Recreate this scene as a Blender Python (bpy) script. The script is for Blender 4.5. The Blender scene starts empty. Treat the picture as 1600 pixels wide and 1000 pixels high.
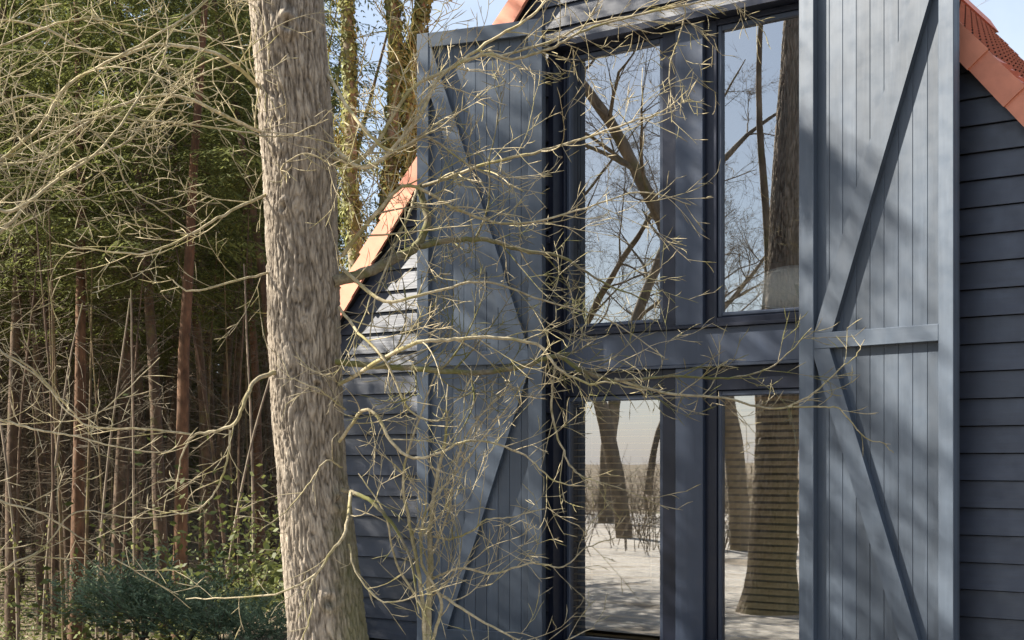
import bpy, math, random
import numpy as np
from mathutils import Vector, noise as mnoise

sc = bpy.context.scene
col = sc.collection
R = math.radians
rnd = random.Random(11)

# ------------------------------------------------------------------ camera
FPX, CX, CY = 2100.0, 800.0, 720.0           # focal length / principal point, for a 1600 px wide frame
EYE = 1.6
cam_d = bpy.data.cameras.new('camera')
cam = bpy.data.objects.new('camera', cam_d)
col.objects.link(cam)
cam.location = (0, 0, EYE)
cam.rotation_euler = (R(90), 0, 0)
cam_d.sensor_width = 36.0
cam_d.lens = 36.0 * FPX / 1600.0
cam_d.shift_y = (CY - 500.0) / 1600.0
cam_d.clip_end = 3000
sc.camera = cam

# ------------------------------------------------------------------ frame of the house front
ROT = math.atan(FPX / 2950.0)                 # how far the front is turned away from the camera
P0 = Vector((1.25, 10.5, 0))
T = Vector((math.cos(ROT), -math.sin(ROT), 0))      # along the front, to the right
N = Vector((-math.sin(ROT), -math.cos(ROT), 0))     # out of the front

# ------------------------------------------------------------------ sky and sun
SUN_EL = R(38)
PHI = R(30)                                   # sun off the plane of the front
sun_h = (-T * math.cos(PHI) + N * math.sin(PHI)).normalized()
SUN = Vector((sun_h.x * math.cos(SUN_EL), sun_h.y * math.cos(SUN_EL), math.sin(SUN_EL)))
w = bpy.data.worlds.new('World')
sc.world = w
w.use_nodes = True
nt = w.node_tree
nt.nodes.clear()
sky = nt.nodes.new('ShaderNodeTexSky')
sky.sky_type = 'NISHITA'
sky.sun_disc = False
sky.sun_elevation = SUN_EL
sky.sun_rotation = math.atan2(SUN.x, SUN.y)
sky.dust_density = 1.0
sky.air_density = 1.0
sky.ozone_density = 1.2
bg = nt.nodes.new('ShaderNodeBackground')
bg.inputs[1].default_value = 0.052
wo = nt.nodes.new('ShaderNodeOutputWorld')
tc = nt.nodes.new('ShaderNodeTexCoord')
cl = nt.nodes.new('ShaderNodeTexNoise')            # thin broken high cloud over the whole sky
cl.inputs['Scale'].default_value = 3.2; cl.inputs['Detail'].default_value = 7; cl.inputs['Roughness'].default_value = 0.6
cr_ = nt.nodes.new('ShaderNodeValToRGB')
cr_.color_ramp.elements[0].position = 0.35; cr_.color_ramp.elements[0].color = (.38, .38, .38, 1)
cr_.color_ramp.elements[1].position = 0.68; cr_.color_ramp.elements[1].color = (.8, .8, .8, 1)
cm_ = nt.nodes.new('ShaderNodeMix'); cm_.data_type = 'RGBA'
cm_.inputs[7].default_value = (5.2, 5.9, 7.0, 1)
nt.links.new(tc.outputs['Generated'], cl.inputs['Vector'])
nt.links.new(cl.outputs['Fac'], cr_.inputs[0])
nt.links.new(cr_.outputs[0], cm_.inputs[0])
nt.links.new(sky.outputs[0], cm_.inputs[6])
nt.links.new(cm_.outputs[2], bg.inputs[0])
nt.links.new(bg.outputs[0], wo.inputs[0])
sd = bpy.data.lights.new('sun', 'SUN')
sd.energy = 5.0
sd.angle = R(0.55)
sd.color = (1.0, 0.93, 0.82)
so = bpy.data.objects.new('sun', sd)
col.objects.link(so)
so.rotation_euler = SUN.to_track_quat('Z', 'Y').to_euler()

vs = sc.view_settings
vs.view_transform = 'Standard'
vs.look = 'None'
vs.gamma = 1.0
vs.exposure = 1.82
vs.use_curve_mapping = False
sc.cycles.max_bounces = 8
sc.cycles.transparent_max_bounces = 12
sc.cycles.use_denoising = True

# ------------------------------------------------------------------ helpers
def pix(x, y, d):
    """a point of the place at distance d in front of the camera"""
    return Vector(((x - CX) / FPX * d, d, EYE + (CY - y) / FPX * d))

def tag(o, label=None, cat=None, group=None, kind=None):
    if label: o['label'] = label
    if cat: o['category'] = cat
    if group: o['group'] = group
    if kind: o['kind'] = kind
    return o

def empty(name, loc=(0, 0, 0), rz=0.0, parent=None):
    o = bpy.data.objects.new(name, None)
    col.objects.link(o)
    o.location = loc
    o.rotation_euler = (0, 0, rz)
    o.parent = parent
    o.empty_display_size = 0.1
    return o

def link_mesh(name, me, mat, parent=None):
    if mat is not None and len(me.materials) == 0:
        me.materials.append(mat)
    o = bpy.data.objects.new(name, me)
    col.objects.link(o)
    o.parent = parent
    return o

def np_mesh(name, V, F, smooth=False):
    me = bpy.data.meshes.new(name)
    V = np.asarray(V, dtype=np.float32).reshape(-1, 3)
    F = np.asarray(F, dtype=np.int32)
    k = F.shape[1]
    me.vertices.add(len(V))
    me.vertices.foreach_set('co', V.ravel())
    me.loops.add(F.size)
    me.loops.foreach_set('vertex_index', F.ravel())
    me.polygons.add(len(F))
    me.polygons.foreach_set('loop_start', np.arange(0, F.size, k, dtype=np.int32))
    if smooth:
        me.polygons.foreach_set('use_smooth', np.ones(len(F), dtype=bool))
    me.update(calc_edges=True)
    return me

class MB:
    def __init__(s): s.v = []; s.f = []
    def hexa(s, p):                      # 8 corners: bottom 4 ccw, top 4 ccw
        b = len(s.v); s.v += [tuple(q) for q in p]
        for q in ((0, 3, 2, 1), (4, 5, 6, 7), (0, 1, 5, 4), (1, 2, 6, 5), (2, 3, 7, 6), (3, 0, 4, 7)):
            s.f.append(tuple(b + i for i in q))
        return s
    def box(s, x0, x1, y0, y1, z0, z1):
        return s.hexa([(x0, y0, z0), (x1, y0, z0), (x1, y1, z0), (x0, y1, z0),
                       (x0, y0, z1), (x1, y0, z1), (x1, y1, z1), (x0, y1, z1)])
    def cbox(s, x0, x1, y0, y1, z0, z1, c=0.004):
        """box with its front (-y) edges eased"""
        b = len(s.v)
        s.v += [(x0, y1, z0), (x1, y1, z0), (x1, y1, z1), (x0, y1, z1),
                (x0, y0 + c, z0), (x1, y0 + c, z0), (x1, y0 + c, z1), (x0, y0 + c, z1),
                (x0 + c, y0, z0 + c), (x1 - c, y0, z0 + c), (x1 - c, y0, z1 - c), (x0 + c, y0, z1 - c)]
        F = [(0, 3, 2, 1), (0, 1, 5, 4), (1, 2, 6, 5), (2, 3, 7, 6), (3, 0, 4, 7),
             (4, 5, 9, 8), (5, 6, 10, 9), (6, 7, 11, 10), (7, 4, 8, 11), (8, 9, 10, 11)]
        s.f += [tuple(b + i for i in q) for q in F]
        return s
    def prism(s, poly, y0, y1):          # poly in (x,z), extruded in y
        b = len(s.v); n = len(poly)
        s.v += [(x, y0, z) for x, z in poly] + [(x, y1, z) for x, z in poly]
        s.f.append(tuple(b + i for i in range(n)))
        s.f.append(tuple(b + n + i for i in reversed(range(n))))
        for i in range(n):
            j = (i + 1) % n
            s.f.append((b + i, b + n + i, b + n + j, b + j))
        return s
    def mesh(s, name):
        me = bpy.data.meshes.new(name)
        me.from_pydata(s.v, [], s.f)
        me.update()
        return me
    def build(s, name, mat, parent=None):
        return link_mesh(name, s.mesh(name), mat, parent)

class Tubes:
    """round tapering branches, collected into one mesh (quads)"""
    def __init__(s): s.V = []; s.F = []; s.n = 0
    def add(s, path, radii, sides=5):
        P = np.asarray(path, dtype=np.float64)
        m = len(P)
        if m < 2: return
        d = np.gradient(P, axis=0)
        d /= np.linalg.norm(d, axis=1)[:, None] + 1e-9
        up = np.array([0.0, 0.0, 1.0]) if abs(d[0][2]) < 0.9 else np.array([1.0, 0, 0])
        a = np.cross(d[0], up); a /= np.linalg.norm(a)
        ang = np.linspace(0, 2 * math.pi, sides, endpoint=False)
        c, si = np.cos(ang)[:, None], np.sin(ang)[:, None]
        for i in range(m):
            a = a - d[i] * a.dot(d[i]); a /= np.linalg.norm(a) + 1e-9
            b = np.cross(d[i], a)
            s.V.append(P[i] + radii[i] * (c * a + si * b))
        for i in range(m - 1):
            o0 = s.n + i * sides; o1 = o0 + sides
            for k in range(sides):
                q = (k + 1) % sides
                s.F.append((o0 + k, o0 + q, o1 + q, o1 + k))
        s.n += m * sides
    def build(s, name, mat, parent=None):
        me = np_mesh(name, np.concatenate(s.V), s.F, smooth=True)
        return link_mesh(name, me, mat, parent)

# ------------------------------------------------------------------ materials
MATS = {}
def new_mat(name):
    m = bpy.data.materials.new(name); m.use_nodes = True
    nt = m.node_tree; b = nt.nodes['Principled BSDF']
    return m, nt, b
def nd(nt, t, **kw):
    n = nt.nodes.new(t)
    for k, v in kw.items():
        if k in ('operation', 'blend_type', 'data_type', 'feature', 'interpolation_type', 'noise_dimensions'): setattr(n, k, v)
    return n
def noise_node(nt, vec, scale, detail=4, rough=0.55, stretch=None):
    if stretch:
        mp = nt.nodes.new('ShaderNodeMapping'); mp.inputs['Scale'].default_value = stretch
        nt.links.new(vec, mp.inputs['Vector']); vec = mp.outputs[0]
    n = nt.nodes.new('ShaderNodeTexNoise')
    n.inputs['Scale'].default_value = scale; n.inputs['Detail'].default_value = detail; n.inputs['Roughness'].default_value = rough
    nt.links.new(vec, n.inputs['Vector'])
    return n.outputs['Fac']
def ramp(nt, fac, stops):
    r = nt.nodes.new('ShaderNodeValToRGB')
    e = r.color_ramp.elements
    while len(e) < len(stops): e.new(0.5)
    for i, (p, c) in enumerate(stops):
        e[i].position = p; e[i].color = (c[0], c[1], c[2], 1) if not isinstance(c, (int, float)) else (c, c, c, 1)
    nt.links.new(fac, r.inputs[0])
    return r.outputs[0]
def mixc(nt, fac, a, b, blend='MIX'):
    m = nt.nodes.new('ShaderNodeMix'); m.data_type = 'RGBA'; m.blend_type = blend
    for sock, v in ((m.inputs[0], fac), (m.inputs[6], a), (m.inputs[7], b)):
        if isinstance(v, (int, float)): sock.default_value = v
        elif isinstance(v, tuple): sock.default_value = (*v, 1)
        else: nt.links.new(v, sock)
    return m.outputs[2]
def bump(nt, b, h, strength, dist):
    n = nt.nodes.new('ShaderNodeBump'); n.inputs['Strength'].default_value = strength; n.inputs['Distance'].default_value = dist
    nt.links.new(h, n.inputs['Height']); nt.links.new(n.outputs[0], b.inputs['Normal'])
def objco(nt): return nt.nodes.new('ShaderNodeTexCoord').outputs['Object']
def objrand(nt): return nt.nodes.new('ShaderNodeObjectInfo').outputs['Random']

def paint(name, c, rough=0.42, grain=(1, 1, 1), gstr=0.35, gdist=0.003, var=0.25, knots=False, spec=0.5):
    """painted timber: slight board-to-board difference, weathering patches, raised grain"""
    m, nt, b = new_mat(name)
    co = objco(nt)
    g = noise_node(nt, co, 30, 5, 0.65, grain)
    big = noise_node(nt, co, 1.7, 4, 0.6)
    lo = tuple(v * (1 - var) for v in c); hi = tuple(min(1, v * (1 + var) + 0.004) for v in c)
    base = ramp(nt, big, [(0.3, lo), (0.7, hi)])
    base = mixc(nt, 0.35, base, ramp(nt, g, [(0.3, lo), (0.7, hi)]))
    streak = noise_node(nt, co, 4, 5, 0.7, (3.0, 3.0, 0.25))
    base = mixc(nt, ramp(nt, streak, [(0.56, 0.0), (0.72, 0.45)]), base, tuple(v * 1.55 + .01 for v in c))
    rv = ramp(nt, objrand(nt), [(0, 0.8), (1, 1.14)])
    base = mixc(nt, 1.0, base, rv, 'MULTIPLY')
    if knots:
        vo = nt.nodes.new('ShaderNodeTexVoronoi'); vo.inputs['Scale'].default_value = 2.3
        nt.links.new(co, vo.inputs['Vector'])
        k = ramp(nt, vo.outputs['Distance'], [(0.03, 0.0), (0.075, 1.0)])
        base = mixc(nt, k, tuple(v * 0.45 for v in c), base)
        ma = nt.nodes.new('ShaderNodeMath'); ma.operation = 'MULTIPLY'
        nt.links.new(g, ma.inputs[0]); nt.links.new(k, ma.inputs[1]); g = ma.outputs[0]
    nt.links.new(base, b.inputs['Base Color'])
    rr = ramp(nt, noise_node(nt, co, 9, 3), [(0.3, rough * 0.85), (0.7, rough * 1.2)])
    nt.links.new(rr, b.inputs['Roughness'])
    b.inputs['Specular IOR Level'].default_value = spec
    bump(nt, b, g, gstr, gdist)
    return m

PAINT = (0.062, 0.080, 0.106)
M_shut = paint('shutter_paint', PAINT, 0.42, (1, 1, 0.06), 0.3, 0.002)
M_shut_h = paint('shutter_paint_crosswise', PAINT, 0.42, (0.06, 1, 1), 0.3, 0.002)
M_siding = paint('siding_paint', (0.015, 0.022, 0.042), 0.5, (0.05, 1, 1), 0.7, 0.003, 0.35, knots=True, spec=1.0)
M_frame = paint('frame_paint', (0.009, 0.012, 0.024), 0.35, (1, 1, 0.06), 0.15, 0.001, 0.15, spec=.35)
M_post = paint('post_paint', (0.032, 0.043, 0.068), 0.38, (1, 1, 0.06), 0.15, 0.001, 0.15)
M_sheath = paint('sheathing', (0.02, 0.021, 0.024), 0.8)

def tile_mat(name, c):
    m, nt, b = new_mat(name)
    co = objco(nt)
    n = noise_node(nt, co, 5, 5, 0.65)
    f = noise_node(nt, co, 60, 3, 0.6)
    base = ramp(nt, n, [(0.25, tuple(v * 0.8 for v in c)), (0.75, tuple(min(1, v * 1.15) for v in c))])
    base = mixc(nt, 1.0, base, ramp(nt, objrand(nt), [(0, (0.78, 0.72, 0.72)), (1, (1.1, 1.1, 1.1))]), 'MULTIPLY')
    base = mixc(nt, ramp(nt, noise_node(nt, co, 2.3, 6, 0.7), [(0.6, 0.0), (0.75, 0.5)]), base, (0.12, 0.1, 0.07))
    nt.links.new(base, b.inputs['Base Color'])
    b.inputs['Roughness'].default_value = 0.75
    bump(nt, b, f, 0.3, 0.002)
    return m
M_tile = tile_mat('clay_tile', (0.58, 0.21, 0.15))
M_verge = tile_mat('verge_tile', (0.66, 0.27, 0.17))

def glass_mat():
    m = bpy.data.materials.new('window_glass'); m.use_nodes = True
    nt = m.node_tree; nt.nodes.clear()
    out = nt.nodes.new('ShaderNodeOutputMaterial')
    tr = nt.nodes.new('ShaderNodeBsdfTransparent'); tr.inputs[0].default_value = (0.95, 0.96, 0.95, 1)
    gl = nt.nodes.new('ShaderNodeBsdfGlossy'); gl.inputs['Roughness'].default_value = 0.0
    gl.inputs[0].default_value = (1, 1, 1, 1)
    fr = nt.nodes.new('ShaderNodeFresnel'); fr.inputs[0].default_value = 1.5
    ma = nt.nodes.new('ShaderNodeMath'); ma.operation = 'MULTIPLY_ADD'; ma.use_clamp = True
    ma.inputs[1].default_value = 1.0; ma.inputs[2].default_value = 0.38
    nt.links.new(fr.outputs[0], ma.inputs[0])
    mx = nt.nodes.new('ShaderNodeMixShader')
    nt.links.new(ma.outputs[0], mx.inputs[0]); nt.links.new(tr.outputs[0], mx.inputs[1]); nt.links.new(gl.outputs[0], mx.inputs[2])
    co = objco(nt)
    bp = nt.nodes.new('ShaderNodeBump'); bp.inputs['Strength'].default_value = 0.012; bp.inputs['Distance'].default_value = 0.02
    nt.links.new(noise_node(nt, co, 3.0, 1, 0.4), bp.inputs['Height'])
    nt.links.new(bp.outputs[0], gl.inputs['Normal'])
    nt.links.new(mx.outputs[0], out.inputs[0])
    return m
M_glass = glass_mat()

def simple(name, c, rough=0.7, var=0.2, scale=8, bstr=0.2, bdist=0.004, spec=0.5, rv=None):
    m, nt, b = new_mat(name)
    co = objco(nt)
    n = noise_node(nt, co, scale, 5, 0.6)
    base = ramp(nt, n, [(0.3, tuple(v * (1 - var) for v in c)), (0.7, tuple(min(1, v * (1 + var)) for v in c))])
    if rv: base = mixc(nt, 1.0, base, ramp(nt, objrand(nt), [(0, rv[0]), (1, rv[1])]), 'MULTIPLY')
    nt.links.new(base, b.inputs['Base Color'])
    b.inputs['Roughness'].default_value = rough
    b.inputs['Specular IOR Level'].default_value = spec
    if bstr: bump(nt, b, n, bstr, bdist)
    return m
M_slat = simple('blind_wood', (0.86, 0.64, 0.36), 0.5, 0.2, 14, 0.1)
M_plaster = simple('interior_plaster', (0.45, 0.42, 0.38), 0.9, 0.05, 2, 0)
M_floorwood = simple('interior_floor', (0.25, 0.17, 0.1), 0.6, 0.2, 3, 0)
M_curtain = simple('curtain_linen', (0.2, 0.165, 0.12), 0.95, 0.1, 60, 0.1)
M_cushion = simple('cushion_linen', (0.9, 0.92, 0.9), 0.95, 0.06, 90, 0.15, 0.002)

def bark_mat(name, hi, lo, moss=None, moss_range=(0.5, 0.65), scale=14, stretch=(1, 1, 0.25), bs=0.6, bd=0.006, mscale=3.0):
    m, nt, b = new_mat(name)
    co = objco(nt)
    n = noise_node(nt, co, scale, 6, 0.65, stretch)
    base = ramp(nt, n, [(0.32, lo), (0.68, hi)])
    if moss:
        base = mixc(nt, ramp(nt, noise_node(nt, co, mscale, 5, 0.6), [(moss_range[0], 0.0), (moss_range[1], 0.85)]), base, moss)
    base = mixc(nt, 1.0, base, ramp(nt, noise_node(nt, co, 1.4, 3, 0.6), [(0.3, (0.55, 0.55, 0.55)), (0.7, (1.15, 1.12, 1.08))]), 'MULTIPLY')
    nt.links.new(base, b.inputs['Base Color'])
    b.inputs['Roughness'].default_value = 0.9
    b.inputs['Specular IOR Level'].default_value = 0.2
    bump(nt, b, n, bs, bd)
    return m
M_limb = bark_mat('mossy_limb', (0.34, 0.30, 0.21), (0.15, 0.125, 0.085), (0.15, 0.155, 0.045), (0.42, 0.6), 40, (1, 1, 1), 0.4, 0.004, 7)
M_twig = bark_mat('pale_twig', (0.62, 0.54, 0.37), (0.27, 0.225, 0.135), (0.30, 0.27, 0.105), (0.48, 0.66), 30, (1, 1, 1), 0.3, 0.002, 5)
M_twig_d = bark_mat('bare_tree_bark', (0.30, 0.25, 0.19), (0.14, 0.115, 0.085), (0.16, 0.16, 0.06), (0.55, 0.7), 12, (1, 1, 0.4), 0.5, 0.01, 2)
M_pine_bark = bark_mat('pine_bark', (0.20, 0.115, 0.068), (0.07, 0.043, 0.028), None, scale=9, stretch=(1, 1, 0.35), bs=0.8, bd=0.02)
M_spruce_bark = bark_mat('spruce_bark', (0.165, 0.115, 0.078), (0.06, 0.044, 0.032), (0.13, 0.12, 0.05), (0.55, 0.7), scale=9, stretch=(1, 1, 0.35), bs=0.8, bd=0.02)
M_pole = bark_mat('pale_pole_bark', (0.22, 0.165, 0.10), (0.09, 0.068, 0.04), (0.15, 0.14, 0.05), (0.5, 0.66), scale=12, stretch=(1, 1, 0.3))
M_olive = bark_mat('olive_twig', (0.36, 0.33, 0.13), (0.16, 0.15, 0.055), (0.22, 0.23, 0.06), (0.45, 0.6), 20, (1, 1, 1), 0.3, 0.003, 3)
M_dead = simple('dead_twigs', (0.105, 0.085, 0.055), 0.9, 0.3, 6, 0)

def oak_mat():
    m, nt, b = new_mat('oak_bark')
    co = objco(nt)
    at = nt.nodes.new('ShaderNodeAttribute'); at.attribute_name = 'ridge'
    n = noise_node(nt, co, 55, 6, 0.7, (1, 1, 0.3))
    big = noise_node(nt, co, 3.2, 4, 0.6, (1, 1, 0.5))
    base = ramp(nt, at.outputs['Fac'], [(0.1, (0.045, 0.036, 0.03)), (0.5, (0.22, 0.19, 0.16)), (1.0, (0.42, 0.38, 0.33))])
    base = mixc(nt, 0.35, base, ramp(nt, n, [(0.25, (0.10, 0.085, 0.07)), (0.75, (0.46, 0.42, 0.36))]))
    base = mixc(nt, 1.0, base, ramp(nt, big, [(0.3, (0.82, 0.8, 0.78)), (0.7, (1.1, 1.06, 1.0))]), 'MULTIPLY')
    crk = noise_node(nt, co, 46, 5, 0.6, (1, 1, 0.17))
    base = mixc(nt, 1.0, base, ramp(nt, crk, [(0.36, (0.62, 0.59, 0.56)), (0.5, (1, 0.985, 0.96)), (0.68, (1.1, 1.07, 1.02))]), 'MULTIPLY')
    # green algae on the side away from the sun and towards the root
    sx = nt.nodes.new('ShaderNodeSeparateXYZ'); nt.links.new(co, sx.inputs[0])
    ax = nt.nodes.new('ShaderNodeMath'); ax.operation = 'MULTIPLY_ADD'; ax.inputs[1].default_value = 2.2; ax.inputs[2].default_value = 0.12
    nt.links.new(sx.outputs[0], ax.inputs[0])
    az = nt.nodes.new('ShaderNodeMath'); az.operation = 'MULTIPLY_ADD'; az.inputs[1].default_value = -0.09
    nt.links.new(sx.outputs[2], az.inputs[0]); nt.links.new(ax.outputs[0], az.inputs[2])
    am = nt.nodes.new('ShaderNodeMath'); am.operation = 'ADD'
    nt.links.new(az.outputs[0], am.inputs[0]); nt.links.new(noise_node(nt, co, 6, 6, 0.7), am.inputs[1])
    base = mixc(nt, ramp(nt, am.outputs[0], [(0.55, 0.0), (0.95, 0.7)]), base, (0.115, 0.115, 0.05))
    nt.links.new(base, b.inputs['Base Color'])
    b.inputs['Roughness'].default_value = 0.95
    b.inputs['Specular IOR Level'].default_value = 0.15
    bump(nt, b, n, 0.9, 0.008)
    return m
M_oak = oak_mat()

def leaf_mat(name, a, bcol, trans=0.35, sc_=0.8):
    m, nt, b = new_mat(name)
    geo = nt.nodes.new('ShaderNodeNewGeometry')
    n = noise_node(nt, geo.outputs['Position'], sc_, 4, 0.7)
    base = ramp(nt, n, [(0.3, a), (0.7, bcol)])
    base = mixc(nt, 1.0, base, ramp(nt, geo.outputs['Random Per Island'], [(0, 0.6), (1, 1.35)]), 'MULTIPLY')
    nt.links.new(base, b.inputs['Base Color'])
    b.inputs['Roughness'].default_value = 0.6
    b.inputs['Specular IOR Level'].default_value = 0.25
    out = nt.nodes['Material Output']
    tl = nt.nodes.new('ShaderNodeBsdfTranslucent')
    nt.links.new(base, tl.inputs[0])
    mx = nt.nodes.new('ShaderNodeMixShader'); mx.inputs[0].default_value = trans
    nt.links.new(b.outputs[0], mx.inputs[1]); nt.links.new(tl.outputs[0], mx.inputs[2]); nt.links.new(mx.outputs[0], out.inputs[0])
    return m
M_needle = leaf_mat('spruce_needles', (0.06, 0.075, 0.024), (0.20, 0.215, 0.065), 0.45)
M_juniper = leaf_mat('blue_green_needles', (0.065, 0.105, 0.06), (0.21, 0.27, 0.16), 0.4, 3)
M_ivy = leaf_mat('ivy_leaves', (0.10, 0.115, 0.03), (0.29, 0.285, 0.09), 0.3, 2)
M_under = leaf_mat('undergrowth_leaves', (0.05, 0.07, 0.02), (0.16, 0.17, 0.05), 0.3, 1.2)

def ground_mat():
    m, nt, b = new_mat('leaf_litter')
    co = nt.nodes.new('ShaderNodeNewGeometry').outputs['Position']
    n = noise_node(nt, co, 1.1, 8, 0.7)
    f = noise_node(nt, co, 22, 5, 0.7)
    base = ramp(nt, f, [(0.3, (0.05, 0.036, 0.022)), (0.5, (0.13, 0.093, 0.055)), (0.72, (0.26, 0.19, 0.12))])
    base = mixc(nt, ramp(nt, n, [(0.5, 0.0), (0.66, 0.7)]), base, (0.09, 0.11, 0.035))
    nt.links.new(base, b.inputs['Base Color']); b.inputs['Roughness'].default_value = 0.95
    bump(nt, b, f, 0.8, 0.03)
    return m
M_ground = ground_mat()

# ================================================================== GROUND
def gz(x, y):
    """the wood's floor lifts into a low bank far behind"""
    t_ = min(1, max(0, (y - 48) / 40.0))
    s_ = min(1, max(0, (12 - x) / 20.0))
    h = 7.0 * t_ * t_ * (3 - 2 * t_) * s_
    a = min(1, max(0, (y - 10.0) / 6.5)); b = min(1, max(0, (-2.6 - x + .0 * y) / 2.5))
    return h - 2.1 * a * a * (3 - 2 * a) * b * b * (3 - 2 * b)
def build_ground():
    xs = np.concatenate([np.linspace(-600, -80, 8), np.linspace(-70, 40, 80), np.linspace(50, 600, 8)])
    ys = np.concatenate([np.linspace(-400, -30, 6), np.linspace(-25, 110, 90), np.linspace(125, 900, 8)])
    V = []
    for y in ys:
        for x in xs:
            near = 1 if (-70 <= x <= 40 and -25 <= y <= 110) else 0
            V.append((x, y, gz(x, y) + near * (0.10 * mnoise.noise(Vector((x * 0.25, y * 0.25, 3))) - 0.05)))
    nx = len(xs)
    F = [(j * nx + i, j * nx + i + 1, (j + 1) * nx + i + 1, (j + 1) * nx + i) for j in range(len(ys) - 1) for i in range(nx - 1)]
    o = link_mesh('ground', np_mesh('ground', V, F, True), M_ground)
    tag(o, 'brown leaf litter and moss floor of the wood', None, None, 'structure')
build_ground()

# ================================================================== HOUSE (local x along the front, -y outwards)
H = 1.135                      # half the opening
HEAD = 5.05
APEX = 6.97                    # underside of the verge: z = APEX - PITCH*|x|
PITCH = 1.2
EAVE = 3.75
LEN = 8.2
house = empty('house', P0, -ROT)
tag(house, 'dark blue timber barn house with orange tiled gable roof and tall open shutters', 'house')

def slope(z):  # how far out the front reaches at height z
    return min(EAVE - 0.12, (APEX + 0.12 - z) / PITCH)

wall = MB()
wall.prism([(-EAVE + .12, -0.1), (-H, -0.1), (-H, HEAD), (-slope(HEAD), HEAD), (-EAVE + .12, slope(0) * 0 + APEX + .12 - PITCH * (EAVE - .12))], 0.06, 0.30)
wall.prism([(H, -0.1), (EAVE - .12, -0.1), (EAVE - .12, APEX + .12 - PITCH * (EAVE - .12)), (slope(HEAD), HEAD), (H, HEAD)], 0.06, 0.30)
wall.prism([(-slope(HEAD), HEAD), (slope(HEAD), HEAD), (0, APEX + .12)], 0.06, 0.30)
front_wall = wall.build('front_wall', M_sheath, house)
BH = 0.186
def siding(x0b, x1b, x0t, x1t, z0, z1):
    """one lapped board: lower edge proud, tilted face"""
    j = rnd.uniform(-0.002, 0.002)
    m = MB()
    yb, yt = -0.002 + j, 0.022 + j
    gap = 0.007
    m.hexa([(x0b, yb, z0), (x1b, yb, z0), (x1b, 0.055, z0), (x0b, 0.055, z0),
            (x0t, yt, z1 - gap), (x1t, yt, z1 - gap), (x1t, 0.055, z1 - gap), (x0t, 0.055, z1 - gap)])
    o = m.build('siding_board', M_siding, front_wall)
k = 0
z = -0.02
while z < APEX:
    z1 = z + BH
    ob, ot = slope(z) - .02, slope(min(z1, APEX + .1)) - .02
    if ot > 0.1:
        if z1 <= HEAD + 0.08:
            zz = min(z1, HEAD) if z1 > HEAD else z1
            siding(-ob, -H - .003, -ot, -H - .003, z, zz)
            siding(H + .003, ob, H + .003, ot, z, zz)
        else:
            siding(-ob, ob, -ot, ot, max(z, HEAD + 0.005), z1)
    z = z1
# reveals of the opening
MB().box(-H - .02, -H + .03, -0.012, 0.42, -0.05, HEAD - .002).build('reveal', M_frame, house)
MB().box(H - .03, H + .02, -0.012, 0.42, -0.05, HEAD - .002).build('reveal', M_frame, house)
MB().box(-H - .018, H + .018, -0.010, 0.42, HEAD - 0.03, HEAD + .02).build('reveal', M_frame, house)
# other walls
sw = MB()
zE = APEX - PITCH * EAVE
sw.box(-EAVE + .12, -EAVE + .27, 0.302, LEN, -0.1, zE + .1)
sw.box(EAVE - .27, EAVE - .12, 0.302, LEN, -0.1, zE + .1)
sw.prism([(-EAVE + .12, -.1), (EAVE - .12, -.1), (EAVE - .12, zE + .1), (0, APEX), (-EAVE + .12, zE + .1)], LEN + .002, LEN + .15)
sw.build('side_walls', M_siding, house)
# interior
MB().box(-3.8, 3.8, 0.43, LEN - .02, -0.06, 0.02).build('interior_floor', M_floorwood, house)
MB().box(-3.8, 3.8, 0.43, LEN - .02, 2.22, 2.46).build('interior_floor', M_floorwood, house)
MB().box(-2.6, 2.6, 4.6, 4.7, 0.03, 2.21).box(-2.6, 2.6, 4.6, 4.7, 2.47, 3.8).build('interior_wall', M_plaster, house)

# ---- post, panel, ledges in the opening
YP = 0.08
MB().cbox(-0.015, 0.225, YP, 0.24, 0.0, 2.325).cbox(-0.015, 0.225, YP, 0.24, 2.66, HEAD - .032).build('mullion_post', M_post, house)
MB().cbox(-H + .032, H - .032, YP + .012, 0.24, 2.352, 2.63).build('transom_panel', M_post, house)
MB().cbox(-H + .034, H - .034, YP - .022, 0.18, 2.631, 2.657, 0.003).build('ledge', M_frame, house)
MB().cbox(-H + .034, H - .034, YP - .014, 0.18, 2.327, 2.350, 0.003).build('ledge', M_post, house)

def window(x0, x1, z0, z1, gx0, gx1, gz0, gz1, label):
    wd = empty('window', (0, 0, 0), 0, house)
    wd['label'] = label
    f = MB()
    y0, y1 = 0.125, 0.215
    # outer frame, set back, then a slimmer sash in front of the glass
    f.cbox(x0, gx0 - .035, y0, y1, z0, z1).cbox(gx1 + .035, x1, y0, y1, z0, z1)
    f.cbox(gx0 - .035, gx1 + .035, y0, y1, gz1 + .045, z1).cbox(gx0 - .035, gx1 + .035, y0, y1, z0, gz0 - .04)
    f.build('frame', M_frame, wd)
    s = MB()
    y0 = 0.142
    s.cbox(gx0 - .034, gx0, y0, y1 - .01, gz0 - .038, gz1 + .043, 0.006).cbox(gx1, gx1 + .034, y0, y1 - .01, gz0 - .038, gz1 + .043, 0.006)
    s.cbox(gx0, gx1, y0, y1 - .01, gz1, gz1 + .043, 0.006).cbox(gx0, gx1, y0 - .004, y1 - .01, gz0 - .038, gz0, 0.012)
    s.build('sash', M_post, wd)
    p = MB(); b = 0
    p.v = [(gx0 - .005, 0.173, gz0 - .005), (gx1 + .005, 0.173, gz0 - .005), (gx1 + .005, 0.173, gz1 + .005), (gx0 - .005, 0.173, gz1 + .005)]
    p.f = [(0, 1, 2, 3)]
    p.build('pane', M_glass, wd)
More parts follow.
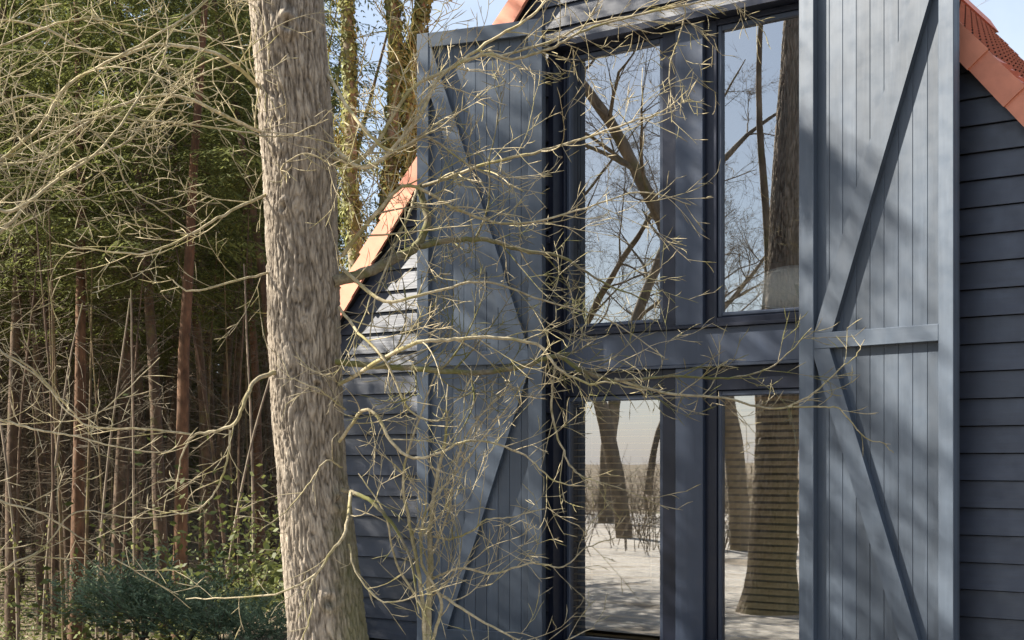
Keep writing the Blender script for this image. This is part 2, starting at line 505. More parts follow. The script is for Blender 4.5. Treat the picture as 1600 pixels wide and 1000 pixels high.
window(-H + .031, -.016, 2.66, HEAD - .031, -1.045, -.19, 2.735, 4.93, 'upper left window with branches mirrored in it')
window(.226, H - .031, 2.66, HEAD - .031, .357, 1.045, 2.75, 4.93, 'upper right window with a pale cushion behind the pane')
window(-H + .031, -.016, 0.02, 2.325, -1.045, -.19, 0.14, 2.09, 'lower left window down to the floor')
window(.226, H - .031, 0.02, 2.325, .357, 1.045, 0.14, 2.10, 'lower right window with a slatted blind')
# inside sill of the upper right window
MB().cbox(.228, H - .03, 0.217, 0.68, 2.68, 2.725).build('interior_sill', M_post, house)

# ---- shutters
WS, ZB, ZT = 1.185, 0.06, 5.23
def shutter(sg, beta, label, WS=WS):
    sh = empty('shutter', (sg * (H + .004), -0.075, 0), -sg * beta, house)
    sh['label'] = label
    def bx(s0, s1, y0, y1, z0, z1, name, mat, c=0.004):
        a, b = sorted((sg * s0, sg * s1))
        MB().cbox(a, b, y0, y1, z0, z1, c).build(name, mat, sh)
    n = 11
    pw = WS / n
    for i in range(n):
        g = 0.001
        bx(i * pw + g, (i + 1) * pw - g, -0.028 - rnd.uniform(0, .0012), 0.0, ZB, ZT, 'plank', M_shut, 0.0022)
    b = MB(); a0, a1 = sorted((sg * .01, sg * (WS - .01)))
    b.box(a0, a1, -0.006, 0.008, ZB + .01, ZT - .01).build('backing', M_sheath, sh)
    yf, yb = -0.088, -0.0300
    bx(0.0, 0.122, yf, yb, ZB, ZT, 'stile', M_shut)
    bx(WS - .108, WS, yf, yb, ZB, ZT, 'stile', M_shut)
    for (za, zb) in ((ZT - .125, ZT), (2.40, 2.515), (ZB, ZB + .12)):
        bx(0.1222, WS - .1082, yf + .003, yb, za, zb, 'rail', M_shut_h)
    # diagonal braces
    def brace(sa, za, sb, zb, zlo, zhi):
        k = (sb - sa) / (zb - za)
        hw = 0.073
        def s_at(z): return sa + k * (z - za)
        P = [(s_at(zlo) - hw, zlo), (s_at(zlo) + hw, zlo), (s_at(zhi) + hw, zhi), (s_at(zhi) - hw, zhi)]
        lo, hi = .1225, WS - .1085
        # clip against the stiles
        def clip(poly, lim, keep_greater):
            out = []
            for i in range(len(poly)):
                p, q = poly[i], poly[(i + 1) % len(poly)]
                ip = (p[0] >= lim) if keep_greater else (p[0] <= lim)
                iq = (q[0] >= lim) if keep_greater else (q[0] <= lim)
                if ip: out.append(p)
                if ip != iq:
                    t_ = (lim - p[0]) / (q[0] - p[0]); out.append((lim, p[1] + t_ * (q[1] - p[1])))
            return out
        P = clip(clip(P, lo, True), hi, False)
        P = [(sg * x, z) for x, z in P]
        if sg < 0: P = P[::-1]
        MB().prism(P, yf + .005, yb).build('brace', M_shut, sh)
    brace(0.225, 2.6, 1.04, 5.0, 2.516, ZT - .126)
    brace(0.175, 2.4, 0.93, 0.18, ZB + .121, 2.399)
    # strap hinges on the wall side
    for zz in (0.5, 2.0, 3.4, 4.8):
        m = MB()
        a, b_ = sorted((sg * -0.03, sg * 0.05)); m.box(a, b_, 0.009, 0.03, zz, zz + .05)
        m.build('hinge', M_frame, sh)
shutter(1, R(9), 'sunlit right shutter with a diagonal brace rising away from the windows')
shutter(-1, R(14), 'left shutter behind the bare branches', 1.135)

# ---- roof
roof = empty('roof', (0, 0, 0), 0, house)
dk = MB()
OV = 0.09                                # verge overhang in front of the siding
for sg in (-1, 1):
    P = [(0, APEX + .13), (0, APEX + .24), (sg * (EAVE + .15), APEX + .24 - PITCH * (EAVE + .15)), (sg * (EAVE + .15), APEX + .13 - PITCH * (EAVE + .15))]
    if sg > 0: P = P[::-1]
    dk.prism(P, -OV + .03, LEN + .2)
dk.build('roof_deck', M_sheath, roof)
cosp = 1 / math.sqrt(1 + PITCH * PITCH)
sinp = PITCH * cosp
def place_on_slope(o, sg, dist, y, lift=0.0):
    """dist down the slope from the ridge"""
    x = sg * (dist * cosp + lift * sinp); z = APEX + .245 - dist * sinp + lift * cosp
    o.location = (x, y, z)
    o.rotation_euler = (0, sg * math.atan(PITCH), 0) if sg > 0 else (0, math.atan(PITCH), math.pi)
def tile_mesh():
    """double lap clay tile, rounded lower end; local x runs down the slope, y across"""
    w2, L, th = 0.097, 0.31, 0.03
    top = [(-0.05, -w2), (L - .05, -w2)] + [(L - .05 + 0.05 * math.sin(a), -w2 * math.cos(a)) for a in np.linspace(0.4, math.pi - 0.4, 6)] + [(L - .05, w2), (-0.05, w2)]
    m = MB(); n = len(top)
    def h(x): return 0.004 + 0.042 * (x + .05) / (L + .05)
    m.v = [(x, y, h(x) + 0.028 * (1 - (y / w2) ** 2)) for x, y in top] + [(x, y, h(x) - th) for x, y in top]
    m.f.append(tuple(range(n)))
    for i in range(n):
        j = (i + 1) % n
        m.f.append((i, i + n, j + n, j))
    me = m.mesh('roof_tile'); me.materials.append(M_tile)
    return me
TM = tile_mesh()
PT, GA = 0.235, 0.20
rest = {'v': [], 'f': []}
for sg in (1, -1):
    nrow = int((EAVE + .15) / cosp / PT)
    for r_ in range(nrow):
        dist = 0.02 + r_ * PT
        u_at = dist * cosp
        for c_ in range(int((LEN + OV) / GA)):
            y = -OV + 0.19 + c_ * GA + (GA / 2 if r_ % 2 else 0)
            if y > LEN + .1: continue
            show = sg > 0 and 2.12 < u_at < 2.75 and c_ < 50
            if show:
                o = bpy.data.objects.new('roof_tile', TM); col.objects.link(o); o.parent = roof
                place_on_slope(o, sg, dist, y, rnd.uniform(0, .004))
            else:
                b = len(rest['v'])
                for v in ((0, -.081, .004), (.20, -.081, .028), (.20, .081, .028), (0, .081, .004), (.20, -.081, .006), (.20, .081, .006)):
                    x = sg * ((dist + v[0]) * cosp + v[2] * sinp); zz = APEX + .245 - (dist + v[0]) * sinp + v[2] * cosp
                    rest['v'].append((x, y + v[1], zz))
                rest['f'] += [(b, b + 1, b + 2, b + 3), (b + 1, b + 4, b + 5, b + 2)]
me = bpy.data.meshes.new('roof_tiles'); me.from_pydata(rest['v'], [], rest['f']); me.update()
o = link_mesh('roof_tiles', me, M_tile, roof); o['kind'] = 'stuff'
# verge tiles: a face plate hanging over the edge and a flange on top, each lapping the one below
def verge_mesh():
    L = 0.40
    m = MB()
    lo, hi = -0.135, 0.03
    m.hexa([(0, -.0, lo), (L, -.020, lo - .006), (L, .022, lo), (0, .022, lo), (0, -.0, hi), (L, -.020, hi + .012), (L, .022, hi), (0, .022, hi)])
    m.hexa([(0, .0225, hi - .022), (L, .0225, hi - .022), (L, .17, hi - .022), (0, .17, hi - .022), (0, .0225, hi), (L, .0225, hi), (L, .17, hi), (0, .17, hi)])
    me = m.mesh('verge_tile'); me.materials.append(M_verge)
    return me
VM = verge_mesh()
VMm = VM.copy()
co_ = np.empty(len(VMm.vertices) * 3, dtype=np.float32); VMm.vertices.foreach_get('co', co_); co_ = co_.reshape(-1, 3)
co_[:, 1] *= -1; VMm.vertices.foreach_set('co', co_.ravel()); VMm.flip_normals()
PV = 0.372
for sg in (1, -1):
    for i in range(int((EAVE + .15) / cosp / PV) + 1):
        o = bpy.data.objects.new('verge_tile', VM if sg > 0 else VMm); col.objects.link(o); o.parent = roof
        place_on_slope(o, sg, 0.02 + i * PV, -OV, 0.012)
# ridge
MB().prism([(-.16, APEX + .13), (.16, APEX + .13), (.05, APEX + .31), (-.05, APEX + .31)], -OV + .0, LEN + .2).build('ridge', M_tile, roof)

# ---- things inside: blinds, curtain, cushion
def house_thing(name, label, cat, lx, ly, lz, group=None):
    p = P0 + T * lx - N * ly
    o = empty(name, (p.x, p.y, lz), -ROT)
    return tag(o, label, cat, group)
def blind(xc, width, ztop, zbot, tilt, label):
    b = house_thing('venetian_blind', label, 'blind', xc, 0.275, zbot, 'wooden blinds in the lower windows')
    MB().cbox(-width / 2, width / 2, -.03, .03, ztop - zbot - .05, ztop - zbot).build('head_rail', M_slat, b)
    m = MB(); hw = .026; ct, st = math.cos(tilt), math.sin(tilt)
    c = [(-hw * ct, -hw * st), (hw * ct, hw * st)]
    for sx in (-1, 1): pass
    x0, x1 = -width / 2, width / 2
    th = .0016
    m.hexa([(x0, c[0][0], c[0][1]), (x1, c[0][0], c[0][1]), (x1, c[1][0], c[1][1]), (x0, c[1][0], c[1][1]),
            (x0, c[0][0], c[0][1] + 2 * th), (x1, c[0][0], c[0][1] + 2 * th), (x1, c[1][0], c[1][1] + 2 * th), (x0, c[1][0], c[1][1] + 2 * th)])
    me = m.mesh('slat'); me.materials.append(M_slat)
    zz = ztop - zbot - .085
    while zz > .02:
        o = bpy.data.objects.new('slat', me); col.objects.link(o); o.parent = b
        o.location = (0, 0, zz); o.rotation_euler = (rnd.uniform(-.03, .03), rnd.uniform(-.003, .003), 0)
        zz -= .055
    cd = Tubes()
    for sx in (-.3, .3): cd.add([(sx * width, -.027, 0), (sx * width, -.027, ztop - zbot - .05)], [.0015, .0015], 4)
    cd.build('cord', M_slat, b)
blind(.70, .78, 2.16, .08, R(38), 'brown slatted wooden blind behind the lower right window')
blind(-.61, .94, 2.16, .08, R(8), 'brown slatted wooden blind behind the lower left window, slats open')
# curtain
cu = house_thing('curtain', 'dark brown curtain hanging behind the upper right window', 'curtain', 0.95, 0.78, 2.46)
V = []; F = []
nx, nz = 60, 14
for j in range(nz + 1):
    for i in range(nx + 1):
        s = i / nx; x = -.34 + s * .75 + 0.015 * math.sin(j * .7)
        V.append((x, 0.035 * math.sin(s * 52) + .012 * math.sin(s * 21 + j * .3), j / nz * 2.62))
for j in range(nz):
    for i in range(nx):
        a = j * (nx + 1) + i; F.append((a, a + 1, a + nx + 2, a + nx + 1))
link_mesh('cloth', np_mesh('cloth', V, F, True), M_curtain, cu)
Tb = Tubes(); Tb.add([(-.45, 0, 2.66), (.5, 0, 2.66)], [.014, .014], 8); Tb.build('rod', M_frame, cu)
# cushion
cs = house_thing('cushion', 'pale rounded cushion lying on the sill behind the upper right window', 'cushion', 0.88, 0.385, 2.727)
V = []; F = []
nu, nv = 40, 20
def se(c, p): return math.copysign(abs(c) ** p, c)
for j in range(nv + 1):
    ph = -math.pi / 2 + math.pi * j / nv
    for i in range(nu):
        th = 2 * math.pi * i / nu
        x = .34 * se(math.cos(ph), .7) * se(math.cos(th), .7); y = .15 * se(math.cos(ph), .8) * se(math.sin(th), .9)
        zz = .185 * se(math.sin(ph), .7)
        q = mnoise.noise(Vector((x * 5, y * 5, zz * 5))) * .012
        V.append((x + q, y + q, zz + .186 + q * .5 * (zz > -.1)))
for j in range(nv):
    for i in range(nu):
        F.append((j * nu + i, j * nu + (i + 1) % nu, (j + 1) * nu + (i + 1) % nu, (j + 1) * nu + i))
link_mesh('cover', np_mesh('cover', V, F, True), M_cushion, cs)
pp = [(.34 * se(math.cos(t_), .55), -0.055 - .0 * t_, .186 + .185 * se(math.sin(t_), .55)) for t_ in np.linspace(0, 2 * math.pi, 60)]
Tb = Tubes(); Tb.add([(x * .80, -.112, .186 + (zz - .186) * .78) for x, y, zz in pp], [.006] * 60, 5); Tb.build('piping', M_cushion, cs)

# ================================================================== BRANCH TOOLS
def unit(v): return v / (np.linalg.norm(v) + 1e-9)
def smooth_path(pts, sub=5):
    """Catmull-Rom through the given points"""
    P = [np.array(p, dtype=float) for p in pts]
    P = [2 * P[0] - P[1]] + P + [2 * P[-1] - P[-2]]
    out = []
    for i in range(1, len(P) - 2):
        for k in range(sub):
            t_ = k / sub
            a, b, c, d = P[i - 1], P[i], P[i + 1], P[i + 2]
            out.append(.5 * ((2 * b) + (-a + c) * t_ + (2 * a - 5 * b + 4 * c - d) * t_ ** 2 + (-a + 3 * b - 3 * c + d) * t_ ** 3))
    out.append(P[-2])
    return out
def walk(rg, p, d, length, seg, wander, rise):
    """a crooked shoot: keeps turning a little, with kinks, drawn up by the light"""
    path = [np.array(p, dtype=float)]
    d = unit(np.array(d, dtype=float))
    n = max(3, int(length / seg))
    turn = np.array([rg.gauss(0, 1), rg.gauss(0, 1), rg.gauss(0, 1)]) * wander * .8
    for i in range(n):
        k = wander * (2.1 if rg.random() < .11 else .5)
        d = unit(d + np.array([rg.gauss(0, k), rg.gauss(0, k), rg.gauss(0, k)]) + turn + np.array([0, 0, rise]))
        path.append(path[-1] + d * (length / n))
    return path
def taper(path, r0, r1, bud=True):
    n = len(path)
    r = [r0 + (r1 - r0) * (i / (n - 1)) ** .8 for i in range(n)]
    if bud: r[-1] = r1 * .6; r[-2] = max(r1 * 2.0, .0027) if r1 < .003 else r1 * 1.3
    return r
def side_dir(rg, d, spread):
    d = unit(d)
    v = np.array([rg.gauss(0, 1), rg.gauss(0, .8), rg.gauss(0, 1)])
    v = unit(v - d * v.dot(d))
    a = spread * rg.uniform(.7, 1.25)
    return unit(d * math.cos(a) + v * math.sin(a))
def shoots(tb, rg, path, r_at, spacing, length, level, start=.12, wander=.22, rise=.03, rmin=.0016, seg=.06):
    """side shoots along a branch, and theirs"""
    L = [0.0]
    for i in range(1, len(path)): L.append(L[-1] + np.linalg.norm(path[i] - path[i - 1]))
    tot = L[-1]
    s = tot * start + rg.uniform(0, spacing)
    while s < tot:
        i = min(len(path) - 2, int(np.searchsorted(L, s)) - 1); i = max(i, 0)
        f = (s - L[i]) / max(1e-6, L[i + 1] - L[i])
        p = path[i] + (path[i + 1] - path[i]) * f
        d = path[i + 1] - path[i]
        ln = max(seg * 2.2, length * rg.uniform(.3, 1.2) * (1 - .45 * s / tot))
        r = max(rmin * 1.15, min(r_at(s / tot) * rg.uniform(.35, .62), .009, ln * rg.uniform(.009, .013)))
        q = walk(rg, p, side_dir(rg, d, R(44)), ln, seg, wander, rise)
        tb.add(q, taper(q, r, rmin * .72), 5 if r > .004 else 4)
        if level > 0 and ln > .14:
            shoots(tb, rg, q, lambda t_, r=r: r + (rmin - r) * t_, spacing * .95, ln * .55, level - 1, .15, wander, rise, rmin, seg * .8)
        s += spacing * rg.uniform(.45, 1.7)

# ================================================================== THE OAK IN FRONT
OD = 8.1
oak = empty('oak_tree', pix(519, CY, 8.44) - Vector((0, 0, EYE)))
tag(oak, 'thick rough barked oak trunk standing in front of the house, mossy on its right side', 'tree')
oak_base = Vector(oak.location)
def build_trunk():
    # (y pixel, centre x, half width) read down the trunk
    prof = [(-1100, 395, 46), (-400, 424, 54), (0, 447, 58), (150, 459, 57), (290, 469, 57), (420, 473, 57), (530, 476, 57), (640, 481, 56), (730, 487, 55), (860, 499, 59), (1000, 512, 62), (1060, 517, 72), (1130, 519, 95)]
    ys = [p[0] for p in prof]
    ks = [(CY - y) / FPX for y in ys]
    zs_ = [(EYE + k * 8.44) / (1 + .093 * k) for k in ks][::-1]
    ds_ = [8.44 - .093 * z_ for z_ in zs_]
    cxs = [(p[1] - CX) / FPX * d for p, d in zip(prof[::-1], ds_)]
    hws = [p[2] / FPX * d for p, d in zip(prof[::-1], ds_)]
    KN = [(-1.45, 4.15, .05, .03), (-1.15, 2.05, .03, .018), (-1.9, 3.1, .035, .016), (-1.3, .75, .045, .022), (-.75, 1.35, .04, .02)]
    def knot(c, s, z_):
        h = 0.0
        for a_, kz, rad, amp in KN:
            dz = z_ - kz
            if abs(dz) > .2: continue
            da = math.hypot(c - math.cos(a_), s - math.sin(a_)) * .21
            q = math.hypot(da, dz * .8) / rad
            h += amp * (math.exp(-(q - .9) ** 2 * 4) - 1.1 * math.exp(-q * q * 5))
        return h
    NT = 290
    zz = np.concatenate([np.linspace(zs_[0], 4.55, 800), np.linspace(4.58, zs_[-1], 120)])
    th = np.linspace(0, 2 * math.pi, NT, endpoint=False)
    V = np.zeros((len(zz), NT, 3)); Rg = np.zeros((len(zz), NT))
    cxi = np.interp(zz, zs_, cxs); hwi = np.interp(zz, zs_, hws)
    # smooth the profile
    ker = np.hanning(41); ker /= ker.sum()
    cxi = np.convolve(np.pad(cxi, 20, mode='edge'), ker, 'valid'); hwi = np.convolve(np.pad(hwi, 20, mode='edge'), ker, 'valid')
    for j, z_ in enumerate(zz):
        for i, t_ in enumerate(th):
            c, s = math.cos(t_), math.sin(t_)
            wv = 0.9 * mnoise.noise(Vector((c * 1.1, s * 1.1, z_ * 2.1))) + .35 * mnoise.noise(Vector((c * 4, s * 4, z_ * 7 + 9)))
            a = t_ + wv * .16
            ca, sa = math.cos(a), math.sin(a)
            n1 = abs(mnoise.noise(Vector((ca * 8.6, sa * 8.6, z_ * 5.6))))
            n2 = abs(mnoise.noise(Vector((ca * 16 + 5, sa * 16, z_ * 13 + 3))))
            n3 = mnoise.noise(Vector((c * 22, s * 22, z_ * 42)))
            rdg = min(1, n1 * 3.6) * .6 + min(1, n2 * 3.2) * .4
            lump = mnoise.noise(Vector((c * 1.2, s * 1.2, z_ * .9 + 4)))
            Rg[j, i] = min(1.0, max(0.0, rdg + .15 * n3))
            r = hwi[j] * (1 + .045 * lump) - .006 + .019 * (rdg - .55) + .003 * n3 + knot(c, s, z_)
            V[j, i] = (cxi[j] + r * c, 8.44 - .093 * z_ + r * s, z_)
    V = V.reshape(-1, 3)
    V[:, 0] -= oak_base.x; V[:, 1] -= oak_base.y
    V[:, 2] -= oak_base.z
    F = []
    for j in range(len(zz) - 1):
        o0 = j * NT; o1 = o0 + NT
        for i in range(NT):
            q = (i + 1) % NT
            F.append((o0 + i, o0 + q, o1 + q, o1 + i))
    me = np_mesh('trunk', V, F, True)
    at = me.attributes.new('ridge', 'FLOAT', 'POINT')
    at.data.foreach_set('value', Rg.astype(np.float32).ravel())
    link_mesh('trunk', me, M_oak, oak)
build_trunk()

def limb(parent, base, pts, r0, r1, seed, spacing=.16, length=.55, level=2, start=.05, mat=None, name='limb', wander=.105, rise=.02, jit=.005, rmin=.0016):
    """pts: (x pixel, y pixel, distance); radii in metres"""
    rg = random.Random(seed)
    P = smooth_path([pix(*p) - base for p in pts], 6)
    P = [p + np.array([rg.gauss(0, jit), rg.gauss(0, jit), rg.gauss(0, jit)]) * (0 if i in (0,) else 1) * .5 for i, p in enumerate(P)]
    tb = Tubes()
    n = len(P)
    tb.add(P, [r0 + (r1 - r0) * (i / (n - 1)) for i in range(n)], 8 if r0 > .012 else 6)
    shoots(tb, rg, P, lambda t_: r0 + (r1 - r0) * t_, spacing * .9, length * 1.55, level, start, wander, rise, rmin)
    return tb.build(name, mat or M_twig, parent)

# hand laid limbs of the oak
L = lambda pts, r0, r1, seed, **k: limb(oak, oak_base, pts, r0, r1, seed, **k)
L([(520, 440, 8.1), (575, 425, 8.2), (620, 402, 8.3), (650, 385, 8.35), (668, 345, 8.4), (656, 290, 8.45)], .036, .020, 1, spacing=.25, length=.5, mat=M_limb)
L([(655, 385, 8.35), (700, 376, 8.4), (760, 374, 8.4), (820, 392, 8.45), (880, 402, 8.5), (940, 440, 8.55), (1010, 470, 8.6)], .020, .004, 2, mat=M_limb, spacing=.11, length=.6)
L([(656, 292, 8.45), (690, 281, 8.4), (760, 256, 8.35), (850, 235, 8.3), (920, 214, 8.3), (990, 190, 8.3), (1040, 172, 8.3), (1075, 140, 8.3)], .013, .003, 3, spacing=.12, length=.6)
L([(652, 292, 8.45), (640, 330, 8.3), (620, 378, 8.2), (600, 425, 8.1), (585, 470, 8.05), (578, 540, 8.0)], .011, .004, 4, spacing=.18, length=.4)
L([(515, 245, 8.1), (560, 252, 8.0), (600, 205, 8.0), (640, 142, 8.0), (700, 108, 8.05), (770, 62, 8.1), (830, 25, 8.1), (870, -20, 8.2)], .014, .007, 5, spacing=.14, length=.7)
L([(515, 225, 8.1), (575, 262, 7.9), (650, 190, 7.9), (690, 118, 7.95), (760, 85, 8.0), (800, 92, 8.0), (860, 76, 8.0), (905, 52, 8.0), (960, 33, 8.0), (1060, 10, 8.1), (1170, -14, 8.2)], .013, .005, 6, spacing=.10, length=.5)
L([(500, 100, 8.1), (560, 190, 7.8), (610, 235, 7.8), (668, 215, 7.8), (735, 260, 7.8), (820, 300, 7.9)], .012, .003, 7, spacing=.14, length=.6)
L([(780, 88, 8.0), (860, 65, 8.05), (920, 38, 8.1), (1000, 22, 8.1), (1068, 8, 8.1), (1060, 60, 8.1), (1046, 110, 8.1), (1050, 190, 8.1)], .008, .003, 8, spacing=.09, length=.35)
L([(525, 565, 8.1), (590, 572, 8.0), (650, 576, 7.9), (740, 582, 7.9), (820, 572, 7.9), (866, 556, 7.9), (905, 576, 7.9), (960, 594, 7.9), (1050, 588, 7.9), (1140, 590, 7.95), (1210, 570, 8.0), (1268, 512, 8.0)], .019, .003, 9, mat=M_limb, spacing=.09, length=.5, rise=.06)
L([(530, 600, 8.1), (640, 540, 7.7), (700, 531, 7.7), (760, 527, 7.7), (838, 538, 7.7), (872, 575, 7.7), (920, 600, 7.7), (945, 597, 7.7), (1010, 610, 7.7)], .013, .004, 10, spacing=.12, length=.5)
L([(868, 566, 7.9), (862, 640, 7.9), (880, 705, 7.9), (905, 742, 7.9), (965, 762, 7.9), (1045, 796, 7.9)], .009, .002, 11, spacing=.14, length=.35)
L([(960, 592, 7.9), (1040, 614, 7.9), (1130, 622, 7.9), (1210, 638, 7.9), (1262, 620, 7.9), (1310, 578, 7.9), (1334, 560, 7.9), (1350, 530, 7.9)], .010, .002, 12, spacing=.11, length=.28, rise=.05)
L([(1230, 636, 7.9), (1290, 636, 7.9), (1312, 640, 7.9), (1352, 684, 7.9), (1378, 692, 7.9), (1396, 708, 7.9)], .006, .0022, 13, spacing=.2, length=.15, level=1)
L([(530, 480, 8.1), (560, 520, 7.9), (600, 560, 7.8), (640, 640, 7.8), (690, 655, 7.8), (700, 600, 7.8)], .010, .003, 14, spacing=.15, length=.5)
L([(535, 765, 8.1), (575, 780, 7.95), (610, 815, 7.9), (640, 870, 7.9), (655, 960, 7.9)], .015, .005, 15, mat=M_limb, spacing=.18, length=.5)
L([(548, 770, 8.0), (540, 830, 7.75), (515, 865, 7.7), (492, 898, 7.68), (440, 925, 7.7), (380, 933, 7.8), (290, 936, 8.0)], .011, .003, 16, spacing=.2, length=.3)
L([(492, 898, 7.68), (484, 925, 7.66), (488, 950, 7.66), (470, 1010, 7.66)], .007, .004, 17, spacing=.25, length=.2)
L([(530, 690, 8.1), (575, 640, 7.9), (620, 700, 7.8), (660, 716, 7.8), (720, 692, 7.8), (762, 690, 7.8), (820, 712, 7.8), (868, 752, 7.8), (930, 762, 7.8)], .011, .003, 18, spacing=.13, length=.45)
L([(535, 400, 8.1), (590, 330, 7.9), (640, 290, 7.9), (720, 330, 7.9), (800, 350, 8.0), (900, 330, 8.1), (1000, 300, 8.2), (1080, 320, 8.2)], .013, .003, 19, spacing=.12, length=.6)
L([(535, 420, 8.1), (600, 470, 7.8), (680, 455, 7.8), (760, 440, 7.8), (850, 470, 7.9), (950, 500, 8.0), (1040, 560, 8.0)], .012, .003, 20, spacing=.13, length=.5)
# towards the left
L([(430, 582, 8.1), (400, 594, 8.0), (384, 622, 7.9), (368, 660, 7.9), (338, 673, 7.9), (302, 682, 7.9), (284, 712, 7.9), (278, 752, 7.9)], .014, .004, 21, spacing=.2, length=.4)
L([(305, 680, 7.9), (240, 671, 7.8), (140, 666, 7.7), (110, 640, 7.6), (50, 576, 7.5), (0, 550, 7.4)], .007, .005, 22, spacing=.17, length=.4)
L([(360, 672, 7.9), (355, 720, 7.9), (335, 770, 7.9), (300, 800, 7.8), (250, 800, 7.8)], .008, .003, 23, spacing=.16, length=.4)
L([(425, 425, 8.1), (370, 438, 7.9), (300, 455, 7.8), (272, 440, 7.8), (260, 430, 7.8)], .008, .003, 24, spacing=.13, length=.4)
L([(425, 160, 8.1), (350, 90, 7.8), (250, 70, 7.6), (160, 90, 7.5), (60, 40, 7.4), (-40, 30, 7.3)], .012, .006, 25, spacing=.12, length=.6)
L([(425, 300, 8.1), (360, 330, 7.8), (300, 365, 7.7), (230, 395, 7.6), (150, 390, 7.5), (80, 380, 7.5)], .010, .003, 26, spacing=.13, length=.55)
L([(425, 215, 8.1), (350, 180, 7.8), (280, 150, 7.7), (200, 160, 7.6), (110, 210, 7.5), (20, 300, 7.4), (-40, 350, 7.4)], .011, .005, 27, spacing=.11, length=.6)

# ================================================================== bare tree just left of the view, its boughs reaching in
hz_base = Vector((-3.35, 7.2, 0))
hz = empty('bare_tree', hz_base)
tag(hz, 'bare young tree outside the left edge, its pale twiggy boughs crossing the dark wood', 'tree')
def hz_trunk():
    rg = random.Random(5)
    tb = Tubes()
    P = smooth_path([(0, 0, -.1), (.03, .02, 1.2), (-.05, .05, 2.6), (.06, 0, 4.0), (0, .1, 6.0), (.1, .05, 8.0)], 6)
    tb.add(P, list(np.linspace(.10, .02, len(P))), 10)
    tb.build('trunk', M_twig_d, hz)
hz_trunk()
def G(pts, r0, r1, seed, **k):
    k['spacing'] = k.get('spacing', .16) * 1.25
    return limb(hz, hz_base, pts, r0 * .75, r1 * .8, seed, **k)
def hp(z): return (CX + hz_base.x / hz_base.y * FPX, CY - (z - EYE) / hz_base.y * FPX, hz_base.y)
G([hp(3.0), (-80, 300, 7.1), (0, 250, 7.1), (60, 200, 7.0), (110, 130, 7.0), (200, 80, 7.0), (300, 20, 7.1), (360, -40, 7.1)], .018, .005, 31, spacing=.12, length=.6)
G([hp(2.6), (-60, 390, 7.2), (0, 362, 7.2), (60, 300, 7.3), (130, 250, 7.3), (200, 220, 7.4), (290, 130, 7.4), (400, 90, 7.5)], .016, .004, 32, spacing=.12, length=.6)
G([hp(2.5), (-50, 330, 6.8), (20, 330, 6.8), (90, 280, 6.8), (160, 230, 6.8), (240, 120, 6.9), (262, 70, 6.9), (258, 10, 6.9)], .015, .004, 33, spacing=.12, length=.6)
G([hp(2.7), (-40, 200, 7.0), (60, 150, 7.2), (170, 230, 7.3), (200, 290, 7.4), (260, 335, 7.5), (310, 370, 7.6)], .012, .003, 34, spacing=.12, length=.55)
G([hp(1.9), (-50, 640, 7.2), (0, 655, 7.2), (60, 672, 7.2), (120, 682, 7.3), (190, 700, 7.3), (262, 706, 7.4), (285, 680, 7.4)], .012, .003, 35, spacing=.15, length=.4)
G([hp(1.5), (-40, 770, 7.2), (0, 784, 7.2), (60, 800, 7.2), (110, 830, 7.3), (190, 880, 7.4), (280, 930, 7.5)], .011, .003, 36, spacing=.16, length=.4)
G([hp(2.0), (-50, 520, 7.2), (10, 556, 7.2), (60, 590, 7.2), (115, 650, 7.2), (160, 640, 7.2), (250, 560, 7.3)], .010, .003, 37, spacing=.15, length=.4)
G([hp(1.4), (-30, 890, 7.1), (30, 875, 7.1), (70, 855, 7.2), (120, 800, 7.2), (210, 810, 7.2), (300, 800, 7.3)], .010, .003, 38, spacing=.14, length=.4)
G([hp(2.9), (-50, 120, 6.9), (30, 60, 6.9), (120, 30, 7.0), (200, 40, 7.1), (330, 60, 7.2), (390, 110, 7.3)], .011, .003, 39, spacing=.10, length=.6)

# ================================================================== multi stemmed sapling before the left shutter
sp_base = pix(668, CY, 8.3) - Vector((0, 0, EYE))
sp = empty('bare_sapling', sp_base)
tag(sp, 'slender many stemmed bare sapling in front of the left shutter', 'sapling')
S = lambda pts, r0, r1, seed, **k: limb(sp, sp_base, pts, r0, r1, seed, **k)
S([(668, 1135, 8.3), (668, 1000, 8.3), (672, 900, 8.3), (672, 830, 8.3), (680, 760, 8.3), (695, 690, 8.3), (698, 640, 8.3)], .024, .006, 41, spacing=.13, length=.5, mat=M_twig, name='stem', rise=.08, start=.25)
S([(660, 1135, 8.25), (664, 1000, 8.25), (655, 900, 8.2), (640, 820, 8.2), (630, 740, 8.2), (660, 640, 8.2), (690, 560, 8.2)], .016, .004, 42, spacing=.15, length=.5, name='stem', rise=.08, start=.25)
S([(676, 1000, 8.3), (690, 940, 8.25), (660, 880, 8.2), (665, 800, 8.2), (720, 730, 8.2), (790, 640, 8.2), (840, 560, 8.2)], .012, .003, 43, spacing=.14, length=.5, name='stem', rise=.08)
S([(674, 905, 8.3), (720, 888, 8.2), (770, 896, 8.15), (830, 880, 8.1), (880, 886, 8.1), (912, 858, 8.1), (960, 840, 8.1)], .009, .003, 44, spacing=.12, length=.4, name='limb')
S([(676, 838, 8.3), (705, 842, 8.25), (740, 828, 8.2), (760, 812, 8.2), (800, 808, 8.2), (850, 795, 8.2)], .008, .003, 45, spacing=.13, length=.35, name='limb')
S([(676, 920, 8.3), (720, 950, 8.2), (780, 985, 8.1), (850, 1010, 8.1), (930, 980, 8.1)], .010, .003, 46, spacing=.13, length=.45, name='limb', rise=.07)
S([(660, 950, 8.2), (620, 880, 8.1), (600, 800, 8.0), (560, 740, 8.0)], .009, .003, 47, spacing=.15, length=.4, name='limb')
